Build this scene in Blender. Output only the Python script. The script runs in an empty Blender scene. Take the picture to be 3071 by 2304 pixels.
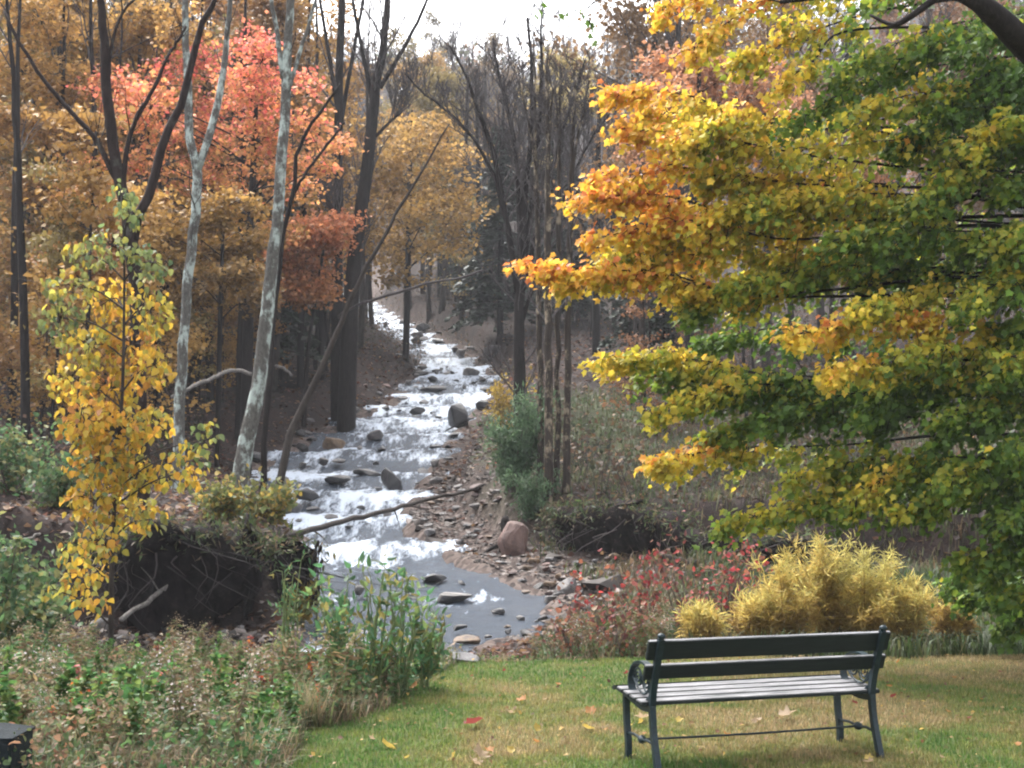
import bpy, bmesh, math, time
import numpy as np
from mathutils import Vector
T0 = time.time()
R = math.radians
scene = bpy.context.scene
col = scene.collection
# ------------------------------------------------------------------ camera
F = 1275.0                      # focal length in pixels of a 1024 wide picture
CAM_H = 1.63
PITCH = math.atan((481 - 384) / F)
cam_d = bpy.data.cameras.new('camera')
cam_d.sensor_width = 36.0
cam_d.lens = F / 1024 * 36.0
cam_d.clip_start = 0.1
cam_d.clip_end = 3000
cam = bpy.data.objects.new('camera', cam_d)
col.objects.link(cam)
cam.location = (0, 0, CAM_H)
cam.rotation_euler = (R(90) + PITCH, 0, 0)
scene.camera = cam
# ------------------------------------------------------------------ sky, sun, exposure
SUN_EL, SUN_AZ = 58.0, -35.0     # azimuth from +Y towards +X
world = bpy.data.worlds.new('World')
scene.world = world
world.use_nodes = True
nt = world.node_tree
nt.nodes.clear()
sky = nt.nodes.new('ShaderNodeTexSky')
sky.sky_type = 'NISHITA'
sky.sun_disc = False
sky.sun_elevation = R(SUN_EL)
sky.sun_rotation = R(SUN_AZ)
sky.air_density = 1.0
sky.dust_density = 6.0
sky.ozone_density = 1.0
hs = nt.nodes.new('ShaderNodeHueSaturation')     # overcast: the cloud cover takes the blue out
hs.inputs['Saturation'].default_value = 0.22
bg = nt.nodes.new('ShaderNodeBackground')
bg.inputs['Strength'].default_value = 0.15
wo = nt.nodes.new('ShaderNodeOutputWorld')
nt.links.new(sky.outputs[0], hs.inputs['Color'])
nt.links.new(hs.outputs[0], bg.inputs['Color'])
nt.links.new(bg.outputs[0], wo.inputs['Surface'])
sl = bpy.data.lights.new('sun', 'SUN')
sl.energy = 0.9
sl.angle = R(25)
sl.color = (1.0, 0.96, 0.9)
sun = bpy.data.objects.new('sun', sl)
col.objects.link(sun)
sd = Vector((math.sin(R(SUN_AZ)) * math.cos(R(SUN_EL)), math.cos(R(SUN_AZ)) * math.cos(R(SUN_EL)), math.sin(R(SUN_EL))))
sun.rotation_euler = sd.to_track_quat('Z', 'Y').to_euler()
sun.location = sd * 60
scene.view_settings.view_transform = 'Standard'
scene.view_settings.look = 'None'
scene.view_settings.exposure = 2.4
scene.view_settings.gamma = 1.0
scene.view_settings.use_curve_mapping = False
scene.render.engine = 'CYCLES'
scene.cycles.max_bounces = 6
scene.cycles.diffuse_bounces = 3
scene.cycles.glossy_bounces = 2
scene.cycles.transmission_bounces = 4
scene.cycles.transparent_max_bounces = 4
scene.cycles.use_denoising = True
scene.cycles.filter_width = 2.1
rng = np.random.default_rng(11)
# ------------------------------------------------------------------ pixel -> world
CP, SP = math.cos(PITCH), math.sin(PITCH)
def ray(u, v):
    x, y = (u - 512) / F, (384 - v) / F
    return np.array([x, CP - y * SP, SP + y * CP])
def at(u, v, d):                 # the point on the pixel's ray whose Y is d
    r = ray(u, v)
    return np.array([0, 0, CAM_H]) + r * (d / r[1])
def hit(u, v, z=0.0):            # where the ray meets the height z
    r = ray(u, v)
    return np.array([0, 0, CAM_H]) + r * ((z - CAM_H) / r[2])
def ss(t):
    t = np.clip(t, 0, 1)
    return t * t * (3 - 2 * t)
# ------------------------------------------------------------------ noise
def _h(ix, iy, seed):
    n = (ix.astype(np.int64) * 374761393 + iy.astype(np.int64) * 668265263 + seed * 974634777) & 0x7fffffff
    n = ((n ^ (n >> 13)) * 1274126177) & 0x7fffffff
    return ((n ^ (n >> 16)) & 0xffff) / 65535.0
def vnoise(x, y, seed=0):
    x = np.asarray(x, float); y = np.asarray(y, float)
    ix, iy = np.floor(x), np.floor(y)
    fx, fy = ss(x - ix), ss(y - iy)
    a, b = _h(ix, iy, seed), _h(ix + 1, iy, seed)
    c, d = _h(ix, iy + 1, seed), _h(ix + 1, iy + 1, seed)
    return (a + (b - a) * fx) * (1 - fy) + (c + (d - c) * fx) * fy
def fbm(x, y, seed=0, o=3):
    s, a = 0, 0.5
    for k in range(o):
        s = s + a * vnoise(np.asarray(x) * 2**k, np.asarray(y) * 2**k, seed + k * 17)
        a *= 0.5
    return s / (1 - 0.5**o)
# ------------------------------------------------------------------ terrain
ROWS = [  # v, left edge, right edge, distance: read off the brook's two banks
    (672, 300, 446, 14.3), (655, 298, 470, 15.4), (640, 296, 508, 16.4), (620, 293, 548, 18.0), (600, 292, 566, 19.5), (580, 295, 500, 21.2),
    (565, 297, 468, 22.6), (550, 298, 442, 24.0), (535, 300, 418, 25.6), (520, 292, 402, 27.3), (500, 276, 418, 30.0),
    (480, 256, 428, 32.7), (465, 264, 436, 34.8), (450, 290, 446, 37.0), (435, 316, 456, 39.6), (420, 346, 470, 42.6),
    (405, 388, 482, 46.0), (390, 404, 490, 50.0), (380, 416, 498, 53.0), (370, 424, 488, 56.5), (360, 420, 474, 60.3),
    (350, 411, 458, 64.0), (340, 399, 442, 69.0), (330, 384, 418, 75.0), (320, 368, 398, 82.0), (310, 358, 384, 90.0), (300, 352, 374, 100.0)]
_pl = np.array([at(r[1], r[0], r[3]) for r in ROWS])
_pr = np.array([at(r[2], r[0], r[3]) for r in ROWS])
SY = np.array([r[3] for r in ROWS])
def s_left(y):  return np.interp(y, SY, _pl[:, 0])
def s_right(y): return np.interp(y, SY, _pr[:, 0])
def s_z(y):
    y = np.asarray(y, float)
    z = np.interp(y, SY, _pl[:, 2])
    z = z + np.where(y > 100, 0.40 * np.clip(y - 100, 0, 130) + 0.10 * np.clip(y - 230, 0, 200), 0)
    return z
C2Y, C2Z = 14.9, -0.52           # the outflow that runs off behind the weeds
def ground_raw(x, y):
    x = np.asarray(x, float); y = np.asarray(y, float)
    xl, xr, zw = s_left(y), s_right(y), s_z(y)
    tl, tr = xl - x, x - xr
    drop = 0.42 * (1 - ss((x - 0.3) / 1.6)) + 0.10
    near = -drop * ss((y - 11.6) / 2.0)
    # left of the brook
    lowl = zw + 0.15
    hbl = np.interp(y, [14, 22, 36, 100], [1.35, 1.3, 0.9, 1.2])
    wbl = np.interp(y, [14, 21, 27, 100], [0.45, 0.6, 2.2, 3.0])
    ter_l = zw + hbl * ss(tl / wbl) + 0.07 * np.clip(tl - wbl, 0, 12) + 0.20 * np.clip(tl - 14, 0, 120)
    k = ss((y - 16.5) / 0.9)
    left = lowl * (1 - k) + ter_l * k
    # right of the brook
    gw = np.interp(y, [14, 18, 22, 27, 32, 40], [0.8, 0.7, 1.1, 1.0, 0.7, 0.6])
    lowr = zw + 0.04 + 0.13 * np.clip(tr, 0, 2.5)
    yb = 23.6 - 0.55 * np.clip(x, -3, 8)
    hbr = np.interp(y, [14, 24, 36, 100], [1.0, 0.75, 0.7, 1.1])
    kr = ss((y - yb) / 0.8) * ss((tr - gw) / 0.6)
    ter_r = zw + 0.2 + hbr + 0.06 * np.clip(tr - gw, 0, 14) + 0.18 * np.clip(tr - 16, 0, 120)
    right = lowr * (1 - kr) + ter_r * kr
    far = np.where(tl > 0, left, np.where(tr > 0, right, zw))
    # the bed itself
    inn = np.minimum(-tl, -tr)
    far = np.where(inn > 0, zw - 0.28 * ss(inn / 0.5) + 0.05, far)
    c2 = ss((s_left(15.0) + 0.6 - x) / 0.8) * ss(1 - np.abs(y - C2Y) / 1.25)
    k = ss((y - 11.8) / 2.2)
    z = near * (1 - k) + far * k
    z = z * (1 - c2) + (C2Z - 0.25) * c2
    return z
def ground(x, y):
    x = np.asarray(x, float); y = np.asarray(y, float)
    z = ground_raw(x, y)
    xl, xr = s_left(y), s_right(y)
    out = np.clip(np.maximum(xl - x, x - xr), 0, 3) / 3
    amp = ss((y - 13) / 4) * out
    z = z + amp * (0.30 * (fbm(x * 0.7, y * 0.7, 3) - 0.5) + 0.16 * (fbm(x * 2.4, y * 2.4, 5) - 0.5))
    edge = ss(1 - np.abs(np.maximum(xl - x, x - xr) - .1) / 1.0) * ss((y - 14.5) / 1.5)
    z = z + edge * (0.34 * (fbm(x * 1.7, y * 1.3, 13) - 0.5) + .16 * (fbm(x * 5, y * 4, 14) - .5))
    z = z + (1 - ss((y - 12) / 2)) * 0.05 * (fbm(x * 0.8, y * 0.8, 9) - 0.5)
    z = z + ss((y - 90) / 60) * 9 * (fbm(x * 0.018, y * 0.018, 21) - 0.5)
    return z
def gz(x, y): return float(ground(np.array([x]), np.array([y]))[0])
# ------------------------------------------------------------------ mesh helpers
def mk(name, V, faces, mat, parent=None, colr=None, tint=None, smooth=True, loc=None, mat_idx=None):
    V = np.asarray(V, np.float32)
    if not isinstance(faces, (list, tuple)): faces = [faces]
    faces = [np.asarray(f, np.int32) for f in faces if len(f)]
    me = bpy.data.meshes.new(name)
    me.vertices.add(len(V))
    if loc is not None: V = V - np.asarray(loc, np.float32)
    me.vertices.foreach_set('co', V.ravel())
    nl = sum(f.size for f in faces); nf = sum(len(f) for f in faces)
    me.loops.add(nl); me.polygons.add(nf)
    me.loops.foreach_set('vertex_index', np.concatenate([f.ravel() for f in faces]))
    st, tot, o = [], [], 0
    for f in faces:
        k = f.shape[1]
        st.append(o + np.arange(len(f)) * k); tot.append(np.full(len(f), k)); o += f.size
    me.polygons.foreach_set('loop_start', np.concatenate(st).astype(np.int32))
    me.polygons.foreach_set('loop_total', np.concatenate(tot).astype(np.int32))
    me.polygons.foreach_set('use_smooth', np.full(nf, smooth))
    if colr is not None:
        a = me.attributes.new('col', 'FLOAT_COLOR', 'POINT')
        c = np.ones((len(V), 4), np.float32); c[:, :colr.shape[1]] = colr
        a.data.foreach_set('color', c.ravel())
    if tint is not None:
        a = me.attributes.new('tint', 'FLOAT', 'POINT')
        a.data.foreach_set('value', np.asarray(tint, np.float32))
    me.update(calc_edges=True)
    for m in (mat if isinstance(mat, (list, tuple)) else [mat]):
        me.materials.append(m)
    o = bpy.data.objects.new(name, me)
    col.objects.link(o)
    if parent is not None: o.parent = parent
    if loc is not None and parent is None: o.location = loc
    return o
def tag(o, label, cat, group=None, kind=None):
    o['label'] = label; o['category'] = cat
    if group: o['group'] = group
    if kind: o['kind'] = kind
    return o
def thing(name, label, cat, loc, group=None, rz=0):
    e = bpy.data.objects.new(name, None)
    e.empty_display_size = 0.2
    col.objects.link(e)
    e.location = loc; e.rotation_euler = (0, 0, rz)
    return tag(e, label, cat, group)
def child(name, data, parent, colr=None):
    o = bpy.data.objects.new(name, data)
    col.objects.link(o); o.parent = parent
    if colr is not None: o.color = (*colr, 1)
    return o
def structure(o): o['kind'] = 'structure'; return o
class Geo:
    def __init__(s): s.V, s.Q, s.T, s.C, s.n = [], [], [], [], 0
    def add(s, V, Q=None, T=None, c=None):
        if Q is not None and len(Q): s.Q.append(np.asarray(Q) + s.n)
        if T is not None and len(T): s.T.append(np.asarray(T) + s.n)
        s.V.append(np.asarray(V)); s.n += len(V)
        if c is not None:
            c = np.asarray(c, float)
            s.C.append(np.broadcast_to(c, (len(V), c.shape[-1])))
    def out(s):
        f = []
        if s.Q: f.append(np.concatenate(s.Q))
        if s.T: f.append(np.concatenate(s.T))
        return np.concatenate(s.V), f
    def build(s, name, mat, parent=None, loc=None, smooth=True, tint=None):
        V, f = s.out()
        return mk(name, V, f, mat, parent, np.concatenate(s.C) if s.C else None, tint, smooth, loc)
def tube(P, r, k=6, cap=True):
    P = np.asarray(P, float); n = len(P)
    r = np.broadcast_to(np.asarray(r, float), (n,))
    t = np.gradient(P, axis=0); t /= np.linalg.norm(t, axis=1)[:, None] + 1e-9
    ref = np.array([0.0, 0, 1]) if abs(t[:, 2]).mean() < 0.8 else np.array([1.0, 0, 0])
    a = np.cross(t, ref); a /= np.linalg.norm(a, axis=1)[:, None] + 1e-9
    b = np.cross(t, a)
    ang = np.arange(k) * 2 * math.pi / k
    V = (P[:, None] + r[:, None, None] * (np.cos(ang)[None, :, None] * a[:, None] + np.sin(ang)[None, :, None] * b[:, None])).reshape(-1, 3)
    i = np.arange(n - 1)[:, None] * k; j = np.arange(k)[None]; j2 = (j + 1) % k
    Q = np.stack([i + j, i + j2, i + k + j2, i + k + j], -1).reshape(-1, 4)
    T = np.zeros((0, 3), int)
    if cap:
        V = np.concatenate([V, P[:1], P[-1:]])
        jj = np.arange(k); j3 = (jj + 1) % k
        T = np.concatenate([np.stack([np.full(k, n * k), j3, jj], -1), np.stack([np.full(k, n * k + 1), (n - 1) * k + jj, (n - 1) * k + j3], -1)])
    return V, Q, T
def curve(P, n):                  # smooth path through points (Catmull-Rom)
    P = np.asarray(P, float)
    if len(P) == 2: return P[0] + (P[1] - P[0]) * np.linspace(0, 1, n)[:, None]
    Q = np.concatenate([[2 * P[0] - P[1]], P, [2 * P[-1] - P[-2]]])
    s = np.linspace(0, len(P) - 1 - 1e-6, n); i = s.astype(int); t = (s - i)[:, None]
    p0, p1, p2, p3 = Q[i], Q[i + 1], Q[i + 2], Q[i + 3]
    return 0.5 * (2 * p1 + (p2 - p0) * t + (2 * p0 - 5 * p1 + 4 * p2 - p3) * t**2 + (3 * p1 - p0 - 3 * p2 + p3) * t**3)
def norm(v): return v / (np.linalg.norm(v, axis=-1, keepdims=True) + 1e-9)
def box_v(sx, sy, sz, cx=0, cy=0, cz=0, bev=0.0):
    bm = bmesh.new(); bmesh.ops.create_cube(bm, size=1)
    for v in bm.verts: v.co = Vector((v.co.x * sx, v.co.y * sy, v.co.z * sz))
    if bev: bmesh.ops.bevel(bm, geom=bm.edges[:], offset=bev, segments=2, affect='EDGES')
    bmesh.ops.triangulate(bm, faces=bm.faces[:])
    bm.verts.index_update()
    V = np.array([v.co for v in bm.verts]) + np.array([cx, cy, cz]); T = np.array([[v.index for v in f.verts] for f in bm.faces]); bm.free()
    return V, T
# leaf outlines: local x across, y along, z up
def _mirror(half, zc=0.0, lift=0.10):
    pts = [(0, 0.0, 0)] + [(x, y, lift * x) for x, y in half] + [(0, 1.0, -0.10)] + [(-x, y, lift * x) for x, y in half[::-1]]
    V = np.array(pts + [(0, 0.42, zc)], float); n = len(pts)
    T = np.array([[n, (i + 1) % n, i] for i in range(n)])
    return V, T[:, ::-1]
MAPLE = _mirror([(0.22, -0.02), (0.38, 0.12), (0.30, 0.26), (0.47, 0.56), (0.24, 0.62)], -0.03, 0.30)
OVATE = _mirror([(0.30, 0.10), (0.38, 0.36), (0.22, 0.72)], -0.07, 0.18)
LANCE = (np.array([(0, 0, 0), (0.13, 0.4, 0.03), (0, 1, -0.12), (-0.13, 0.4, 0.03)], float), np.array([[0, 1, 2], [0, 2, 3]]))
KITE = (np.array([(0, 0, 0), (0.40, 0.45, 0.10), (0, 1, -0.05), (-0.40, 0.45, 0.10)], float), np.array([[0, 1, 2], [0, 2, 3]]))
def leaves(pos, ydir, nrm, size, shape):
    S, T = shape
    y = norm(ydir); x = norm(np.cross(y, nrm)); z = np.cross(x, y)
    n, k = len(pos), len(S)
    sz = np.broadcast_to(np.asarray(size, float), (n,))[:, None, None]
    V = pos[:, None] + sz * (S[None, :, 0:1] * x[:, None] + S[None, :, 1:2] * y[:, None] + S[None, :, 2:3] * z[:, None])
    Tn = (T[None] + (np.arange(n) * k)[:, None, None]).reshape(-1, 3)
    return V.reshape(-1, 3), Tn, k
def rdir(n, g, up=0.0):
    d = g.normal(size=(n, 3)); d[:, 2] += up
    return norm(d)
# ------------------------------------------------------------------ materials
def newmat(name):
    m = bpy.data.materials.new(name); m.use_nodes = True
    t = m.node_tree; t.nodes.clear()
    o = t.nodes.new('ShaderNodeOutputMaterial')
    return m, t, o
def N(t, typ, **kw):
    n = t.nodes.new(typ)
    for k, v in kw.items():
        if k in n.inputs: n.inputs[k].default_value = v
        else: setattr(n, k, v)
    return n
def noise(t, scale, detail=4, rough=0.6, vec=None):
    n = N(t, 'ShaderNodeTexNoise', Scale=scale, Detail=detail, Roughness=rough)
    if vec is not None: t.links.new(vec, n.inputs['Vector'])
    return n
def ramp(t, fac, stops):
    r = t.nodes.new('ShaderNodeValToRGB')
    e = r.color_ramp.elements
    while len(e) < len(stops): e.new(0.5)
    for i, (p, c) in enumerate(stops):
        e[i].position = p; e[i].color = (*c, 1) if len(c) == 3 else c
    t.links.new(fac, r.inputs[0])
    return r
def mix(t, a, b, fac, mode='MIX'):
    m = t.nodes.new('ShaderNodeMix'); m.data_type = 'RGBA'; m.blend_type = mode
    for s, v in ((m.inputs[0], fac), (m.inputs[6], a), (m.inputs[7], b)):
        if hasattr(v, 'is_output'): t.links.new(v, s)
        elif isinstance(v, (int, float)): s.default_value = v
        else: s.default_value = (*v, 1)
    return m.outputs[2]
def objcoord(t, scale=(1, 1, 1)):
    c = t.nodes.new('ShaderNodeTexCoord'); m = t.nodes.new('ShaderNodeMapping')
    m.inputs['Scale'].default_value = scale
    t.links.new(c.outputs['Object'], m.inputs['Vector'])
    return m.outputs[0]
def leaf_shader(t, o, colour, rough=0.55, trans=0.38):
    p = N(t, 'ShaderNodeBsdfPrincipled', Roughness=rough)
    p.inputs['Specular IOR Level'].default_value = 0.3
    t.links.new(colour, p.inputs['Base Color'])
    tr = t.nodes.new('ShaderNodeBsdfTranslucent'); t.links.new(colour, tr.inputs['Color'])
    mx = t.nodes.new('ShaderNodeMixShader'); mx.inputs[0].default_value = trans
    t.links.new(p.outputs[0], mx.inputs[1]); t.links.new(tr.outputs[0], mx.inputs[2])
    t.links.new(mx.outputs[0], o.inputs['Surface'])
def mat_vcol(name, rough=0.55, trans=0.48, grain=0.25, scale=60):
    m, t, o = newmat(name)
    a = N(t, 'ShaderNodeAttribute', attribute_name='col')
    n = noise(t, scale, 3)
    r = ramp(t, n.outputs[0], [(0.3, (1 - grain,) * 3), (0.7, (1 + grain,) * 3)])
    leaf_shader(t, o, mix(t, a.outputs['Color'], r.outputs[0], 1.0, 'MULTIPLY'), rough, trans)
    return m
def mat_objleaf(name, trans=0.35):
    """leaf colour is the object's own colour, varied leaf by leaf"""
    m, t, o = newmat(name)
    i = t.nodes.new('ShaderNodeObjectInfo')
    a = N(t, 'ShaderNodeAttribute', attribute_name='tint')
    r = ramp(t, a.outputs['Fac'], [(0.0, (0.42, 0.40, 0.42)), (0.35, (0.80, 0.78, 0.7)), (0.75, (1.15, 1.12, 1.0)), (1.0, (1.45, 1.5, 1.35))])
    c = mix(t, i.outputs['Color'], r.outputs[0], 1.0, 'MULTIPLY')
    leaf_shader(t, o, c, 0.6, trans)
    return m
def mat_bark(name, dark, light, spots=None, spot_at=0.6, scale=3.0, stretch=0.18):
    m, t, o = newmat(name)
    v = objcoord(t, (1, 1, stretch))
    n = noise(t, scale * 8, 6, 0.7, v)
    r = ramp(t, n.outputs[0], [(0.3, dark), (0.7, light)])
    c = r.outputs[0]
    if spots:
        v2 = objcoord(t, (1, 1, 0.6))
        n2 = noise(t, scale * 1.6, 5, 0.65, v2)
        f = ramp(t, n2.outputs[0], [(spot_at - 0.06, (0, 0, 0)), (spot_at + 0.05, (1, 1, 1))])
        c = mix(t, c, spots, f.outputs[0])
    p = N(t, 'ShaderNodeBsdfPrincipled', Roughness=0.85)
    p.inputs['Specular IOR Level'].default_value = 0.12
    t.links.new(c, p.inputs['Base Color'])
    b = N(t, 'ShaderNodeBump', Strength=0.6, Distance=0.03); t.links.new(n.outputs[0], b.inputs['Height'])
    t.links.new(b.outputs[0], p.inputs['Normal'])
    t.links.new(p.outputs[0], o.inputs['Surface'])
    return m
def mat_rock(name, a, b, c, wet=0.35, scale=3):
    m, t, o = newmat(name)
    v = objcoord(t)
    oi = t.nodes.new('ShaderNodeObjectInfo')
    n = noise(t, scale, 8, 0.65, v)
    r = ramp(t, n.outputs[0], [(0.3, a), (0.55, b), (0.78, c)])
    k = ramp(t, oi.outputs['Random'], [(0, (0.55, 0.55, 0.58)), (1, (1.25, 1.18, 1.1))])
    p = N(t, 'ShaderNodeBsdfPrincipled', Roughness=wet); p.inputs['Specular IOR Level'].default_value = 0.5 if wet < 0.7 else 0.1
    t.links.new(mix(t, r.outputs[0], k.outputs[0], 1.0, 'MULTIPLY'), p.inputs['Base Color'])
    n2 = noise(t, scale * 6, 6, 0.7, v)
    bp = N(t, 'ShaderNodeBump', Strength=0.5, Distance=0.05); t.links.new(n2.outputs[0], bp.inputs['Height'])
    t.links.new(bp.outputs[0], p.inputs['Normal'])
    t.links.new(p.outputs[0], o.inputs['Surface'])
    return m
M_LEAF = mat_objleaf('autumn_leaf')
M_VLEAF = mat_vcol('leaf_by_colour')
M_STEM = mat_vcol('stem_by_colour', 0.8, 0.0, 0.2, 40)
M_BARK = mat_bark('grey_brown_bark', (0.016, 0.013, 0.012), (0.062, 0.052, 0.046))
M_BARK_D = mat_bark('dark_bark', (0.006, 0.005, 0.005), (0.024, 0.019, 0.018))
M_BARK_R = mat_bark('red_brown_bark', (0.009, 0.006, 0.006), (0.036, 0.025, 0.023), (0.065, 0.062, 0.055), 0.64)
M_BARK_L = mat_bark('lichen_bark', (0.045, 0.042, 0.038), (0.14, 0.132, 0.12), (0.36, 0.41, 0.38), 0.55, 3.4, 0.5)
M_BARK_T = mat_bark('tan_bark', (0.014, 0.011, 0.010), (0.055, 0.043, 0.034), (0.26, 0.21, 0.15), 0.58, 2.4, 0.14)
M_TWIG = mat_bark('grey_twig', (0.034, 0.029, 0.030), (0.10, 0.088, 0.088))
M_LOG = mat_bark('weathered_log', (0.06, 0.052, 0.048), (0.24, 0.22, 0.2), None, 0.6, 3, 1)
M_NEEDLE = mat_objleaf('needle', 0.15)
M_ROCK = mat_rock('grey_rock', (0.04, 0.04, 0.045), (0.12, 0.115, 0.115), (0.24, 0.23, 0.22), 0.45)
M_ROCK_D = mat_rock('wet_dark_rock', (0.012, 0.012, 0.014), (0.035, 0.034, 0.036), (0.09, 0.085, 0.085), 0.3)
M_ROCK_R = mat_rock('reddish_rock', (0.05, 0.030, 0.028), (0.115, 0.07, 0.062), (0.20, 0.14, 0.125), 0.6)
M_ROCK_B = mat_rock('rusty_rock', (0.05, 0.04, 0.035), (0.17, 0.115, 0.07), (0.33, 0.22, 0.13), 0.5)
# ground
def mat_ground():
    m, t, o = newmat('forest_and_lawn_ground')
    a = N(t, 'ShaderNodeAttribute', attribute_name='col')       # r lawn, g gravel, b green cover
    sp = t.nodes.new('ShaderNodeSeparateColor'); t.links.new(a.outputs['Color'], sp.inputs[0])
    v = objcoord(t)
    big = noise(t, 0.9, 6, 0.65, v); fine = noise(t, 22, 6, 0.75, v); mid = noise(t, 5, 6, 0.7, v)
    litter = ramp(t, fine.outputs[0], [(0.28, (0.008, 0.006, 0.006)), (0.46, (0.028, 0.019, 0.017)), (0.6, (0.052, 0.034, 0.028)), (0.76, (0.10, 0.066, 0.048))])
    lit2 = mix(t, litter.outputs[0], (0.021, 0.017, 0.016), ramp(t, big.outputs[0], [(0.4, (0, 0, 0)), (0.62, (1, 1, 1))]).outputs[0])
    green = ramp(t, mid.outputs[0], [(0.3, (0.022, 0.027, 0.012)), (0.55, (0.05, 0.058, 0.026)), (0.75, (0.085, 0.078, 0.042))])
    c = mix(t, lit2, green.outputs[0], sp.outputs['Blue'])
    vor = N(t, 'ShaderNodeTexVoronoi', Scale=9); t.links.new(v, vor.inputs['Vector'])
    gr = ramp(t, vor.outputs['Color'], [(0.1, (0.030, 0.024, 0.023)), (0.5, (0.085, 0.064, 0.056)), (0.9, (0.16, 0.13, 0.115))])
    c = mix(t, c, gr.outputs[0], sp.outputs['Green'])
    lawn = ramp(t, mid.outputs[0], [(0.25, (0.075, 0.062, 0.028)), (0.5, (0.10, 0.105, 0.035)), (0.75, (0.075, 0.11, 0.03))])
    c = mix(t, c, lawn.outputs[0], sp.outputs['Red'])
    p = N(t, 'ShaderNodeBsdfPrincipled', Roughness=0.9)
    p.inputs['Specular IOR Level'].default_value = 0.12
    t.links.new(c, p.inputs['Base Color'])
    b = N(t, 'ShaderNodeBump', Strength=0.8, Distance=0.06); t.links.new(fine.outputs[0], b.inputs['Height'])
    t.links.new(b.outputs[0], p.inputs['Normal'])
    t.links.new(p.outputs[0], o.inputs['Surface'])
    return m
# lawn boundary: true on the mown side
LAWN_EDGE = np.array([hit(270, 775)[:2], hit(300, 722)[:2], hit(390, 700)[:2], hit(430, 672)[:2], hit(470, 655)[:2], hit(620, 652)[:2], hit(720, 648)[:2], hit(900, 652)[:2], hit(1100, 640)[:2]])
def lawn_mask(x, y):
    # distance past the edge: the mown area lies to the right of / below the edge line
    e = LAWN_EDGE
    ymax = np.interp(x, e[:, 0], e[:, 1])
    ymax = np.where(x < e[0, 0], -50, ymax)
    xmin = e[0, 0] + 0.02 * (y - e[0, 1])
    n = 0.5 * (fbm(x * 1.8, y * 1.8, 41) - 0.5)
    return ss((ymax + n - y) / 0.7) * ss((x + n - e[0, 0]) / 0.5 + 0.4)
def make_ground():
    ys = np.concatenate([np.linspace(-30, 5, 12), np.linspace(5.4, 30, 230), np.geomspace(30.15, 120, 150), np.geomspace(122, 420, 50)])
    s = np.linspace(-1, 1, 240); s = np.sign(s) * (0.45 * abs(s) + 0.55 * abs(s)**3)
    hw = np.where(ys < 40, 34.0, 34 + (ys - 40) * 1.15)
    X = s[None] * hw[:, None]; Y = np.repeat(ys[:, None], len(s), 1)
    Z = ground(X, Y)
    V = np.stack([X, Y, Z], -1).reshape(-1, 3)
    nx = len(s); i = np.arange(len(ys) - 1)[:, None] * nx; j = np.arange(nx - 1)[None]
    Q = np.stack([i + j, i + j + 1, i + nx + j + 1, i + nx + j], -1).reshape(-1, 4)
    x, y = V[:, 0], V[:, 1]
    tl, tr = s_left(y) - x, x - s_right(y)
    t = np.maximum(tl, tr)
    grav = (ss(1 - t / 0.9) * (y > 13.5) * (tl < tr) + ss(1 - tl / 0.5) * (tl >= tr) * (y > 13.5))
    bar = (tr > 0) * ss(1 - (tr - 1.0) / 1.2) * ss((y - 17) / 1.5) * ss((31 - y) / 4)
    grav = np.clip(np.maximum(grav, bar * 0.85), 0, 1)
    gcov = (tr > 1.2) * ss((y - 22.5) / 1.5) * ss((44 - y) / 8) * ss(fbm(x * 0.5, y * 0.5, 31) * 2.6 - 0.7)
    c = np.stack([lawn_mask(x, y), grav, gcov], -1)
    return structure(mk('ground', V, Q, mat_ground(), colr=c))
make_ground()
print('ground', time.time() - T0)
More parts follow.
